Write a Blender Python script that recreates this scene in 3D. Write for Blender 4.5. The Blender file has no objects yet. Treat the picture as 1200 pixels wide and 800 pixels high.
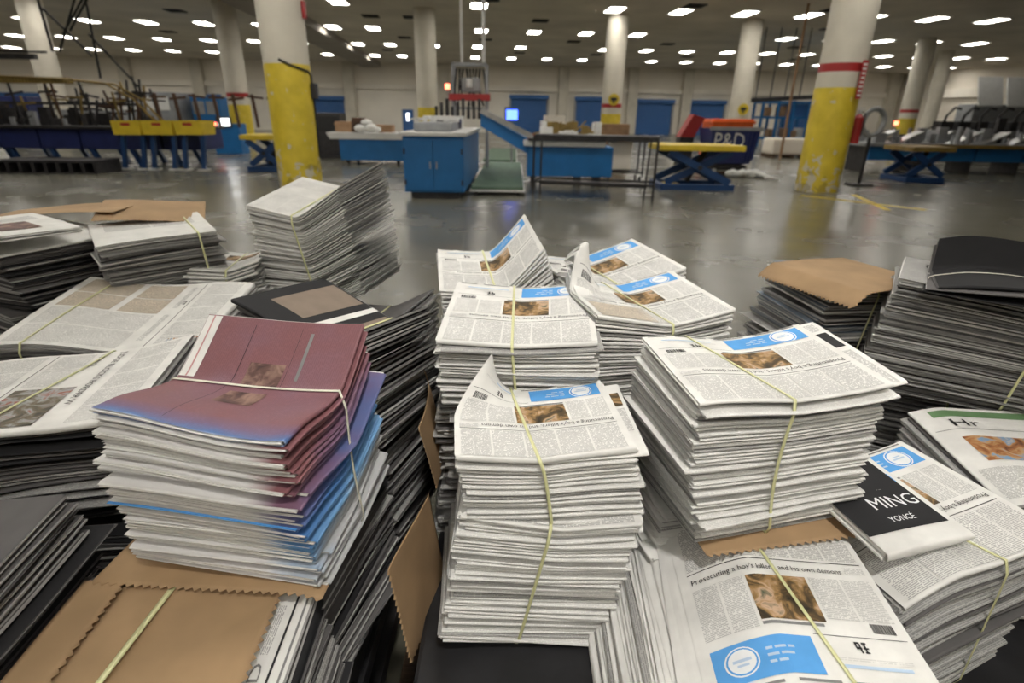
import bpy, bmesh, math, random
import numpy as np
from mathutils import Vector, Matrix, Euler

RNG = random.Random(7)
sc = bpy.context.scene
COL = sc.collection
PI = math.pi

# ------------------------------------------------------------------ camera
F = 650.0
PITCH = math.radians(22.2)
ROLL = math.radians(0.8)
CAM_H = 1.5
CP, SP = math.cos(PITCH), math.sin(PITCH)


def ray(px, py):
    u, v = (px - 600) / F, (400 - py) / F
    c, s = math.cos(ROLL), math.sin(ROLL)
    u, v = u * c - v * s, u * s + v * c
    return Vector((u, CP + v * SP, -SP + v * CP))


def at_z(px, py, z=0.0):
    d = ray(px, py)
    k = (z - CAM_H) / d.z
    return Vector((d.x * k, d.y * k, z))


def at_y(px, py, y):
    d = ray(px, py)
    k = y / d.y
    return Vector((d.x * k, y, CAM_H + d.z * k))


cam_d = bpy.data.cameras.new('camera')
cam = bpy.data.objects.new('camera', cam_d)
COL.objects.link(cam)
cam.location = (0, 0, CAM_H)
cam.rotation_euler = (Matrix.Rotation(PI / 2 - PITCH, 3, 'X') @ Matrix.Rotation(ROLL, 3, 'Z')).to_euler()
cam_d.sensor_width = 36
cam_d.lens = 36 * F / 1200
cam_d.clip_start = 0.02
cam_d.clip_end = 300
cam_d.dof.use_dof = True
cam_d.dof.focus_distance = 0.95
cam_d.dof.aperture_fstop = 4.0
sc.camera = cam

# ------------------------------------------------------------------ materials
MATS = {}


def nodes_of(name, rough=0.6, metal=0.0, spec=0.5):
    m = bpy.data.materials.new(name)
    m.use_nodes = True
    nt = m.node_tree
    b = nt.nodes['Principled BSDF']
    b.inputs['Roughness'].default_value = rough
    b.inputs['Metallic'].default_value = metal
    b.inputs['Specular IOR Level'].default_value = spec
    MATS[name] = m
    return m, nt, b


def N(nt, typ, **kw):
    n = nt.nodes.new(typ)
    for k, v in kw.items():
        setattr(n, k, v)
    return n


def math_n(nt, op, a, b=None, clamp=False):
    n = N(nt, 'ShaderNodeMath', operation=op)
    n.use_clamp = clamp
    for i, x in enumerate((a, b)):
        if x is None:
            continue
        if isinstance(x, (int, float)):
            n.inputs[i].default_value = x
        else:
            nt.links.new(x, n.inputs[i])
    return n.outputs[0]


def mixc(nt, fac, a, b):
    n = N(nt, 'ShaderNodeMix', data_type='RGBA')
    for i, x in ((0, fac), (6, a), (7, b)):
        if isinstance(x, (int, float)):
            n.inputs[i].default_value = x
        elif isinstance(x, (tuple, list)):
            n.inputs[i].default_value = (*x[:3], 1)
        else:
            nt.links.new(x, n.inputs[i])
    return n.outputs[2]


def ramp(nt, fac, stops):
    r = N(nt, 'ShaderNodeValToRGB')
    while len(r.color_ramp.elements) < len(stops):
        r.color_ramp.elements.new(0.5)
    for e, (p, c) in zip(r.color_ramp.elements, stops):
        e.position = p
        e.color = (*c[:3], 1)
    nt.links.new(fac, r.inputs[0])
    return r.outputs[0]


def plain(name, col, rough=0.6, metal=0.0, var=0.12, scale=8.0, bump=0.0, stretch=(1, 1, 1), detail=3.0):
    """a solid colour with slight noise variation"""
    m, nt, b = nodes_of(name, rough, metal)
    tc = N(nt, 'ShaderNodeTexCoord')
    mp = N(nt, 'ShaderNodeMapping')
    mp.inputs['Scale'].default_value = stretch
    nt.links.new(tc.outputs['Object'], mp.inputs[0])
    no = N(nt, 'ShaderNodeTexNoise')
    no.inputs['Scale'].default_value = scale
    no.inputs['Detail'].default_value = detail
    nt.links.new(mp.outputs[0], no.inputs[0])
    lo = tuple(c * (1 - var) for c in col)
    hi = tuple(min(1, c * (1 + var)) for c in col)
    nt.links.new(ramp(nt, no.outputs[0], [(0.3, lo), (0.7, hi)]), b.inputs['Base Color'])
    if bump:
        bp = N(nt, 'ShaderNodeBump')
        bp.inputs['Strength'].default_value = bump
        bp.inputs['Distance'].default_value = 0.01
        nt.links.new(no.outputs[0], bp.inputs['Height'])
        nt.links.new(bp.outputs[0], b.inputs['Normal'])
    return m


def text_lines(nt, pitch, wscale, uv=None):
    """0..1 mask of rows of word-like marks from a UV map laid in metres"""
    if uv is None:
        uv = N(nt, 'ShaderNodeUVMap', uv_map='UVMap').outputs[0]
    sx = N(nt, 'ShaderNodeSeparateXYZ')
    nt.links.new(uv, sx.inputs[0])
    rows = math_n(nt, 'MULTIPLY', sx.outputs[1], 1 / pitch)
    fl = math_n(nt, 'FLOOR', rows)
    fr = math_n(nt, 'FRACT', rows)
    inrow = math_n(nt, 'MULTIPLY', math_n(nt, 'GREATER_THAN', fr, 0.22), math_n(nt, 'LESS_THAN', fr, 0.80))
    cx = N(nt, 'ShaderNodeCombineXYZ')
    nt.links.new(math_n(nt, 'MULTIPLY', sx.outputs[0], wscale), cx.inputs[0])
    nt.links.new(math_n(nt, 'MULTIPLY', fl, 7.31), cx.inputs[1])
    no = N(nt, 'ShaderNodeTexNoise')
    no.inputs['Scale'].default_value = 1.0
    no.inputs['Detail'].default_value = 1.5
    nt.links.new(cx.outputs[0], no.inputs[0])
    word = math_n(nt, 'GREATER_THAN', no.outputs[0], 0.42)
    return math_n(nt, 'MULTIPLY', inrow, word)


PAPER = (0.74, 0.735, 0.71)


def paper_mat(name, col, ink=(0.10, 0.10, 0.11), strength=0.0, pitch=0.0032, wscale=260, var=0.08):
    m, nt, b = nodes_of(name, 0.75, 0, 0.25)
    tc = N(nt, 'ShaderNodeTexCoord')
    no = N(nt, 'ShaderNodeTexNoise')
    no.inputs['Scale'].default_value = 22
    no.inputs['Detail'].default_value = 4
    nt.links.new(tc.outputs['Object'], no.inputs[0])
    base = ramp(nt, no.outputs[0], [(0.3, tuple(c * (1 - var) for c in col)), (0.7, tuple(min(1, c * (1 + var)) for c in col))])
    if strength:
        k = math_n(nt, 'MULTIPLY', text_lines(nt, pitch, wscale), strength)
        base = mixc(nt, k, base, ink)
    nt.links.new(base, b.inputs['Base Color'])
    return m


paper_mat('newsprint', PAPER)
paper_mat('newsprint_printed', PAPER, strength=0.22, pitch=0.0028, wscale=320)
paper_mat('newsprint_column', PAPER, strength=0.56, pitch=0.0028, wscale=330)
paper_mat('newsprint_fine_column', PAPER, strength=0.46, pitch=0.0026, wscale=380)
paper_mat('newsprint_tan_column', (0.62, 0.54, 0.43), strength=0.6, pitch=0.0028, wscale=340)
paper_mat('newsprint_greyish', (0.42, 0.415, 0.40), strength=0.45)
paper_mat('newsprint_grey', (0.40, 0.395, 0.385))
paper_mat('newsprint_ink_shade', (0.115, 0.11, 0.11))  # dark tone for heavy ink and for painted shade on the left stacks
paper_mat('newsprint_black', (0.022, 0.022, 0.024))
paper_mat('newsprint_brown', (0.24, 0.19, 0.15))
paper_mat('newsprint_blueish', (0.22, 0.27, 0.33))
paper_mat('blue_ink', (0.10, 0.34, 0.72))
paper_mat('pale_blue_ink', (0.45, 0.58, 0.74))
paper_mat('white_ink', (0.78, 0.80, 0.82))
paper_mat('black_ink', (0.03, 0.03, 0.032))
paper_mat('grey_ink', (0.22, 0.22, 0.22))
paper_mat('red_ink', (0.55, 0.12, 0.12))
paper_mat('green_ink', (0.14, 0.25, 0.12))
paper_mat('rose_ink', (0.55, 0.30, 0.30))


def photo_mat(name, stops, scale=28):
    m, nt, b = nodes_of(name, 0.6, 0, 0.3)
    uv = N(nt, 'ShaderNodeUVMap', uv_map='UVMap')
    no = N(nt, 'ShaderNodeTexNoise')
    no.inputs['Scale'].default_value = scale
    no.inputs['Detail'].default_value = 5
    no.inputs['Distortion'].default_value = 0.8
    nt.links.new(uv.outputs[0], no.inputs[0])
    nt.links.new(ramp(nt, no.outputs[0], stops), b.inputs['Base Color'])
    return m


photo_mat('news_photo', [(0.30, (0.02, 0.018, 0.012)), (0.46, (0.10, 0.065, 0.03)), (0.56, (0.33, 0.20, 0.08)), (0.64, (0.55, 0.38, 0.26)), (0.72, (0.08, 0.10, 0.06))], 34)
photo_mat('orange_photo', [(0.30, (0.08, 0.03, 0.02)), (0.45, (0.35, 0.14, 0.05)), (0.55, (0.50, 0.32, 0.16)), (0.62, (0.16, 0.30, 0.48)), (0.72, (0.5, 0.45, 0.4))], 30)
photo_mat('street_photo', [(0.30, (0.03, 0.035, 0.03)), (0.45, (0.16, 0.13, 0.09)), (0.55, (0.35, 0.36, 0.36)), (0.65, (0.30, 0.08, 0.05)), (0.75, (0.6, 0.6, 0.58))], 26)
photo_mat('rose_photo', [(0.3, (0.05, 0.03, 0.03)), (0.5, (0.13, 0.07, 0.06)), (0.65, (0.30, 0.19, 0.15))], 30)


def purple_mat(name, top):
    """solid maroon print that turns blue and then white towards its trimmed edge (bundle coordinates)"""
    m, nt, b = nodes_of(name, 0.5, 0, 0.35)
    tc = N(nt, 'ShaderNodeTexCoord')
    sp = N(nt, 'ShaderNodeSeparateXYZ')
    nt.links.new(tc.outputs['Object'], sp.inputs[0])
    no = N(nt, 'ShaderNodeTexNoise')
    no.inputs['Scale'].default_value = 9
    no.inputs['Detail'].default_value = 3
    nt.links.new(tc.outputs['Object'], no.inputs[0])
    maroon, violet, blue, white = (0.225, 0.095, 0.105), (0.16, 0.105, 0.20), (0.06, 0.17, 0.42), (0.72, 0.76, 0.80)
    if top:
        # distance from the front edge (y = -0.15)
        e = math_n(nt, 'MULTIPLY', math_n(nt, 'ADD', sp.outputs[1], 0.152), 16)
        e = math_n(nt, 'ADD', e, math_n(nt, 'MULTIPLY', math_n(nt, 'SUBTRACT', no.outputs[0], 0.5), 0.3))
        base = ramp(nt, e, [(0.06, white), (0.20, blue), (0.45, violet), (0.8, maroon)])
        pv = math_n(nt, 'MULTIPLY', math_n(nt, 'SUBTRACT', no.outputs[0], 0.42), 3.0, clamp=True)
        base = mixc(nt, math_n(nt, 'MULTIPLY', pv, 0.5), base, (0.23, 0.15, 0.22))
        lines = text_lines(nt, 0.0036, 240)
        base = mixc(nt, math_n(nt, 'MULTIPLY', lines, 0.22), base, (0.08, 0.04, 0.05))
    else:
        # spine side: maroon near the top front, blue lower and further back, white at the foot
        e = math_n(nt, 'ADD', math_n(nt, 'MULTIPLY', math_n(nt, 'SUBTRACT', 0.25, sp.outputs[2]), 4.2), math_n(nt, 'MULTIPLY', sp.outputs[1], 1.6))
        e = math_n(nt, 'ADD', e, math_n(nt, 'MULTIPLY', math_n(nt, 'SUBTRACT', no.outputs[0], 0.5), 0.5))
        base = ramp(nt, e, [(0.0, maroon), (0.22, violet), (0.42, blue), (0.62, (0.16, 0.34, 0.58)), (0.85, (0.45, 0.46, 0.47))])
        # only near the spine; pages are bare paper towards the other edges
        s = math_n(nt, 'MULTIPLY', math_n(nt, 'SUBTRACT', sp.outputs[0], 0.085), 22, clamp=True)
        base = mixc(nt, s, (0.68, 0.67, 0.66), base)
    nt.links.new(base, b.inputs['Base Color'])
    return m


purple_mat('maroon_print', True)
purple_mat('maroon_spine', False)

plain('kraft', (0.36, 0.235, 0.125), 0.8, 0, 0.14, 9, 0.25)
plain('strap_plastic', (0.66, 0.66, 0.36), 0.35, 0, 0.05, 30)
plain('white_strap_plastic', (0.80, 0.78, 0.66), 0.35, 0, 0.05, 30)
plain('black_plastic', (0.018, 0.018, 0.02), 0.45, 0, 0.3, 14, 0.2)
plain('pallet_wood', (0.12, 0.075, 0.045), 0.8, 0, 0.35, 12, 0.3, (1, 8, 1))
plain('cream_paint', (0.60, 0.56, 0.47), 0.55, 0, 0.10, 1.3)
plain('wall_paint', (0.84, 0.79, 0.70), 0.8, 0, 0.10, 0.35)
plain('wall_grey', (0.82, 0.76, 0.66), 0.8, 0, 0.08, 0.3)
plain('ceiling_paint', (0.62, 0.57, 0.48), 0.9, 0, 0.12, 0.5)
plain('beam_paint', (0.34, 0.31, 0.27), 0.9, 0, 0.1, 0.5)
plain('blue_paint', (0.015, 0.15, 0.40), 0.42, 0, 0.10, 3)
plain('door_blue', (0.035, 0.13, 0.36), 0.5, 0, 0.08, 2)
plain('dark_blue_plastic', (0.018, 0.028, 0.12), 0.45, 0, 0.15, 4)
plain('red_paint', (0.36, 0.022, 0.022), 0.45, 0, 0.1, 5)
plain('orange_plastic', (0.80, 0.13, 0.02), 0.5, 0, 0.1, 5)
plain('yellow_enamel', (0.62, 0.46, 0.03), 0.45, 0, 0.12, 4)
plain('white_plastic', (0.68, 0.68, 0.66), 0.4, 0, 0.06, 5)
plain('steel', (0.42, 0.42, 0.41), 0.35, 0.8, 0.15, 6)
plain('dark_steel', (0.045, 0.043, 0.045), 0.5, 0.5, 0.25, 8)
plain('rubber', (0.02, 0.02, 0.02), 0.8, 0, 0.2, 10)
plain('navy_paint', (0.010, 0.045, 0.14), 0.42, 0, 0.12, 3)
plain('green_mat', (0.10, 0.16, 0.11), 0.8, 0, 0.2, 6)
plain('cardboard', (0.34, 0.21, 0.12), 0.85, 0, 0.15, 6)
plain('grey_machine', (0.30, 0.31, 0.32), 0.45, 0.2, 0.15, 4)
plain('ochre_paint', (0.22, 0.15, 0.04), 0.6, 0, 0.2, 5)
plain('brown_iron', (0.10, 0.055, 0.035), 0.6, 0.3, 0.2, 6)
plain('vent_black', (0.03, 0.03, 0.03), 0.8, 0, 0.2, 4)


def emis(name, col, s):
    m, nt, b = nodes_of(name, 0.5)
    b.inputs['Base Color'].default_value = (*col, 1)
    b.inputs['Emission Color'].default_value = (*col, 1)
    b.inputs['Emission Strength'].default_value = s
    return m


emis('lamp_glow', (1.0, 0.955, 0.875), 10.0)
emis('red_glow', (1.0, 0.10, 0.05), 5.0)
emis('screen_glow', (0.06, 0.12, 1.0), 3.0)
emis('door_glass_glow', (0.9, 0.95, 1.0), 1.6)


def yellow_mat():
    m, nt, b = nodes_of('chipped_yellow_paint', 0.42)
    tc = N(nt, 'ShaderNodeTexCoord')
    sp = N(nt, 'ShaderNodeSeparateXYZ')
    nt.links.new(tc.outputs['Object'], sp.inputs[0])
    no = N(nt, 'ShaderNodeTexNoise')
    no.inputs['Scale'].default_value = 3.2
    no.inputs['Detail'].default_value = 6
    nt.links.new(tc.outputs['Object'], no.inputs[0])
    n2 = N(nt, 'ShaderNodeTexNoise')
    n2.inputs['Scale'].default_value = 5
    n2.inputs['Detail'].default_value = 4
    n2.inputs['Distortion'].default_value = 1.0
    nt.links.new(tc.outputs['Object'], n2.inputs[0])
    base = ramp(nt, no.outputs[0], [(0.3, (0.56, 0.42, 0.03)), (0.7, (0.74, 0.57, 0.05))])
    low = math_n(nt, 'MULTIPLY', math_n(nt, 'SUBTRACT', 1.15, sp.outputs[2]), 0.14, clamp=True)
    chip = math_n(nt, 'GREATER_THAN', math_n(nt, 'ADD', n2.outputs[0], low), 0.665)
    base = mixc(nt, chip, base, (0.60, 0.55, 0.42))
    dirt = math_n(nt, 'GREATER_THAN', math_n(nt, 'ADD', math_n(nt, 'SUBTRACT', 1.0, no.outputs[0]), low), 0.70)
    base = mixc(nt, math_n(nt, 'MULTIPLY', dirt, 0.45), base, (0.16, 0.11, 0.03))
    nt.links.new(base, b.inputs['Base Color'])


yellow_mat()


def floor_mat():
    m, nt, b = nodes_of('polished_concrete', 0.2)
    tc = N(nt, 'ShaderNodeTexCoord')
    n1 = N(nt, 'ShaderNodeTexNoise')
    n1.inputs['Scale'].default_value = 0.45
    n1.inputs['Detail'].default_value = 8
    nt.links.new(tc.outputs['Object'], n1.inputs[0])
    n2 = N(nt, 'ShaderNodeTexNoise')
    n2.inputs['Scale'].default_value = 0.8
    n2.inputs['Detail'].default_value = 4
    nt.links.new(tc.outputs['Object'], n2.inputs[0])
    c = ramp(nt, n1.outputs[0], [(0.3, (0.11, 0.105, 0.08)), (0.55, (0.14, 0.135, 0.105)), (0.75, (0.17, 0.16, 0.13))])
    c = mixc(nt, math_n(nt, 'MULTIPLY', n2.outputs[0], 0.25), c, (0.085, 0.08, 0.066))
    br = N(nt, 'ShaderNodeTexBrick')          # expansion joints of the slab
    br.offset = 0.0
    br.inputs['Scale'].default_value = 1.0
    br.inputs['Brick Width'].default_value = 6.0
    br.inputs['Row Height'].default_value = 6.0
    br.inputs['Mortar Size'].default_value = 0.012
    nt.links.new(tc.outputs['Object'], br.inputs[0])
    c = mixc(nt, math_n(nt, 'MULTIPLY', br.outputs['Fac'], 0.6), c, (0.05, 0.05, 0.04))
    nt.links.new(c, b.inputs['Base Color'])
    nt.links.new(ramp(nt, n2.outputs[0], [(0.3, (0.20,) * 3), (0.7, (0.30,) * 3)]), b.inputs['Roughness'])
    b.inputs['Specular IOR Level'].default_value = 0.6


floor_mat()
M = MATS


# ------------------------------------------------------------------ object helpers
def link(name, me, mat=None, parent=None, smooth=False):
    o = bpy.data.objects.new(name, me)
    COL.objects.link(o)
    if mat is not None:
        for mm in (mat if isinstance(mat, (list, tuple)) else [mat]):
            me.materials.append(MATS[mm])
    if parent is not None:
        o.parent = parent
    if smooth:
        me.polygons.foreach_set('use_smooth', [True] * len(me.polygons))
    return o


def tag(o, label, cat, group=None):
    o['label'] = label
    o['category'] = cat
    if group:
        o['group'] = group
    return o


def thing(name, label, cat, loc=(0, 0, 0), rz=0.0, group=None):
    o = bpy.data.objects.new(name, None)
    o.empty_display_size = 0.1
    COL.objects.link(o)
    o.location = loc
    o.rotation_euler = (0, 0, rz)
    return tag(o, label, cat, group)


def struct(o):
    o['kind'] = 'structure'
    return o


def dup(root, loc, rz=None, label=None, group=None, scale=None):
    r = root.copy()
    COL.objects.link(r)
    r.location = loc
    if rz is not None:
        r.rotation_euler = (0, 0, rz)
    if scale is not None:
        r.scale = scale
    if label:
        r['label'] = label
    if group:
        r['group'] = group
    for ch in list(root.children):
        c = ch.copy()
        COL.objects.link(c)
        c.parent = r
        for g in list(ch.children):
            d = g.copy()
            COL.objects.link(d)
            d.parent = c
    return r


class MB:
    """collects shapes for ONE mesh object"""

    def __init__(self):
        self.bm = bmesh.new()

    def box(self, x0, x1, y0, y1, z0, z1, bevel=0.0, rz=0.0, piv=None):
        r = bmesh.ops.create_cube(self.bm, size=1)
        vs = r['verts']
        for v in vs:
            v.co = Vector(((x0 + x1) / 2 + v.co.x * (x1 - x0), (y0 + y1) / 2 + v.co.y * (y1 - y0), (z0 + z1) / 2 + v.co.z * (z1 - z0)))
        if bevel:
            es = list({e for v in vs for e in v.link_edges})
            bmesh.ops.bevel(self.bm, geom=es, offset=bevel, segments=2, affect='EDGES', profile=0.6)
        return self

    def cyl(self, p0, p1, r0, r1=None, seg=16):
        p0, p1 = Vector(p0), Vector(p1)
        r1 = r0 if r1 is None else r1
        d = p1 - p0
        L = d.length
        q = Vector((0, 0, 1)).rotation_difference(d.normalized()).to_matrix().to_4x4()
        bmesh.ops.create_cone(self.bm, cap_ends=True, segments=seg, radius1=r0, radius2=r1, depth=L,
                              matrix=Matrix.Translation((p0 + p1) / 2) @ q)
        return self

    def tube(self, pts, r, seg=8):
        pts = [Vector(p) for p in pts]
        rings = []
        for i, p in enumerate(pts):
            d = (pts[min(i + 1, len(pts) - 1)] - pts[max(i - 1, 0)]).normalized()
            q = Vector((0, 0, 1)).rotation_difference(d)
            rings.append([self.bm.verts.new(p + q @ Vector((math.cos(a) * r, math.sin(a) * r, 0))) for a in [2 * PI * k / seg for k in range(seg)]])
        for a, b in zip(rings, rings[1:]):
            for k in range(seg):
                self.bm.faces.new((a[k], a[(k + 1) % seg], b[(k + 1) % seg], b[k]))
        self.bm.faces.new(rings[0][::-1])
        self.bm.faces.new(rings[-1])
        return self

    def bar(self, p0, p1, w, h=None):
        """rectangular bar between two points"""
        p0, p1 = Vector(p0), Vector(p1)
        h = h or w
        d = (p1 - p0).normalized()
        up = Vector((0, 0, 1)) if abs(d.z) < 0.95 else Vector((0, 1, 0))
        s = d.cross(up).normalized()
        u = s.cross(d).normalized()
        r = []
        for p in (p0, p1):
            r.append([self.bm.verts.new(p + s * (a * w / 2) + u * (b * h / 2)) for a, b in ((-1, -1), (1, -1), (1, 1), (-1, 1))])
        for k in range(4):
            self.bm.faces.new((r[0][k], r[0][(k + 1) % 4], r[1][(k + 1) % 4], r[1][k]))
        self.bm.faces.new(r[0][::-1])
        self.bm.faces.new(r[1])
        return self

    def prism(self, prof, x0, x1):
        """profile in (y, z) extruded along x"""
        a = [self.bm.verts.new((x0, y, z)) for y, z in prof]
        b = [self.bm.verts.new((x1, y, z)) for y, z in prof]
        n = len(prof)
        for k in range(n):
            self.bm.faces.new((a[k], a[(k + 1) % n], b[(k + 1) % n], b[k]))
        self.bm.faces.new(a[::-1])
        self.bm.faces.new(b)
        return self

    def prism_y(self, prof, y0, y1):
        """profile in (x, z) extruded along y"""
        a = [self.bm.verts.new((x, y0, z)) for x, z in prof]
        b = [self.bm.verts.new((x, y1, z)) for x, z in prof]
        n = len(prof)
        for k in range(n):
            self.bm.faces.new((a[k], a[(k + 1) % n], b[(k + 1) % n], b[k]))
        self.bm.faces.new(a[::-1])
        self.bm.faces.new(b)
        return self

    def ball(self, c, r, sx=1, sy=1, sz=1, seg=12):
        res = bmesh.ops.create_uvsphere(self.bm, u_segments=seg, v_segments=seg // 2 + 2, radius=r)
        for v in res['verts']:
            v.co = Vector((v.co.x * sx + c[0], v.co.y * sy + c[1], v.co.z * sz + c[2]))
        return self

    def build(self, name, mat, parent=None, smooth=False):
        bmesh.ops.recalc_face_normals(self.bm, faces=self.bm.faces[:])
        me = bpy.data.meshes.new(name)
        self.bm.to_mesh(me)
        self.bm.free()
        if smooth:
            try:
                me.polygons.foreach_set('use_smooth', [True] * len(me.polygons))
                me.set_sharp_from_angle(angle=0.6)
            except Exception:
                pass
        return link(name, me, mat, parent)


# ------------------------------------------------------------------ lettering
_GLY = {}


def glyphs(txt):
    """triangles of a line of text, scaled so that its height is 1; returns (points, triangles, width)"""
    if txt in _GLY:
        return _GLY[txt]
    cu = bpy.data.curves.new('t', 'FONT')
    cu.body = txt
    cu.resolution_u = 2
    o = bpy.data.objects.new('t', cu)
    COL.objects.link(o)
    bpy.context.view_layer.update()
    me = o.to_mesh()
    me.calc_loop_triangles()
    pts = np.array([v.co[:2] for v in me.vertices]).reshape(-1, 2)
    tr = np.array([t.vertices[:] for t in me.loop_triangles]).reshape(-1, 3)
    o.to_mesh_clear()
    bpy.data.objects.remove(o)
    bpy.data.curves.remove(cu)
    w = float(pts[:, 0].max()) if len(pts) else 1.0
    _GLY[txt] = (pts, tr, w)
    return _GLY[txt]


def flat_text(mb_verts, txt, origin, ux, uz, height, out):
    pass


# ------------------------------------------------------------------ newspapers
def sm(x):
    x = np.clip(x, 0, 1)
    return x * x * (3 - 2 * x)


def corner(cx, cy, r, h, t0=0.8, lean=(0, 0)):
    """the corner at (cx, cy) of the upper papers curls up within radius r"""
    def f(x, y, t):
        q = np.clip(1 - np.hypot(x - cx, y - cy) / r, 0, 1)
        w = sm((t - t0) / max(1e-6, 1 - t0))
        k = q ** 1.6 * w
        return lean[0] * k, lean[1] * k, h * k
    return f


def zf(g):
    """a plain height function as a displacement"""
    return lambda x, y, t: (0 * x, 0 * x, g(x, y, t) + 0 * x)


def bend_x(xb, th0, th1, side=1, p=1.0, soft=0.02):
    """the part beyond x = xb folds up by th0 (foot) .. th1 (top) degrees"""
    def f(x, y, t):
        th = np.radians(th0 + (th1 - th0) * t ** p)
        d = (x - xb) * side
        d = np.where(d > 0, d * d / (np.abs(d) + soft), 0)
        return side * d * (np.cos(th) - 1), 0 * x, d * np.sin(th)
    return f


def bend_y(yb, th0, th1, side=1, p=1.0, soft=0.02):
    def f(x, y, t):
        th = np.radians(th0 + (th1 - th0) * t ** p)
        d = (y - yb) * side
        d = np.where(d > 0, d * d / (np.abs(d) + soft), 0)
        return 0 * x, side * d * (np.cos(th) - 1), d * np.sin(th)
    return f


def pinch(xs, h, p=1.0, q=1.2, right=1.0, left=1.0):
    """papers dip under the strap at x = xs and rise to both sides"""
    return zf(lambda x, y, t: h * (np.abs(x - xs) / 0.15) ** q * t ** p * np.where(x > xs, right, left))


def slope_y(h, p=1.0):
    return zf(lambda x, y, t: h * (y / 0.28 + 0.5) * t ** p)


def slope_x(h, p=1.0):
    return zf(lambda x, y, t: h * (x / 0.30) * t ** p)


def waves(a, k=14.0, ph=0.0, ky=5.0):
    return zf(lambda x, y, t: a * np.sin(k * x + ky * y + ph + 2.2 * t) * (0.4 + 0.6 * t))


class Bundle:
    def __init__(self, W, D, H, n, fns=(), lean=(0, 0), twist=0.0, fold='front', fan=None):
        self.W, self.D, self.H, self.n, self.fns = W, D, H, (int(n * 1.45) if n > 6 else n), fns
        self.lean, self.twist, self.fold, self.fan = lean, twist, fold, fan

    def mp(self, x, y, t):
        """(x, y) on a sheet at level t (0 foot, 1 top) -> bundle coordinates"""
        x, y, t = np.broadcast_arrays(np.asarray(x, float), np.asarray(y, float), np.asarray(t, float))
        X, Y, Z = x.copy(), y.copy(), t * self.H
        tt = np.clip(t, 0, 1)
        for f in self.fns:
            a, b, c = f(x, y, tt)
            X, Y, Z = X + a, Y + b, Z + c
        k = (1 - tt)
        a = self.twist * k
        ca, sa = np.cos(a), np.sin(a)
        X, Y = X * ca - Y * sa, X * sa + Y * ca
        if self.fan:
            fx, fy = self.fan(tt)
            X, Y = X + fx, Y + fy
        return X + self.lean[0] * k, Y + self.lean[1] * k, Z


def fold_map(B, W, D, fold):
    if fold == 'front':
        return W, D, lambda a, b: (a - W / 2, b - D / 2)
    if fold == 'back':
        return W, D, lambda a, b: (W / 2 - a, D / 2 - b)
    if fold == 'right':
        return D, W, lambda a, b: (W / 2 - b, a - D / 2)
    return D, W, lambda a, b: (b - W / 2, D / 2 - a)


class Acc:
    def __init__(self):
        self.v, self.f, self.m, self.uv, self.n = [], [], [], [], 0

    def add(self, P, faces, mat, uv):
        """P (k,3); faces list of index tuples; uv (k,2)"""
        self.v.append(P)
        self.f += [tuple(int(i) + self.n for i in fc) for fc in faces]
        self.m += [mat] * len(faces)
        self.uv.append(uv)
        self.n += len(P)


_GRIDF = {}


def grid_faces(r, c, wrap=False):
    k = (r, c, wrap)
    if k not in _GRIDF:
        fs = []
        for i in range(r if wrap else r - 1):
            for j in range(c - 1):
                a = i * c + j
                b = ((i + 1) % r) * c + j
                fs.append((a, a + 1, b + 1, b))
        _GRIDF[k] = fs
    return _GRIDF[k]


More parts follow.
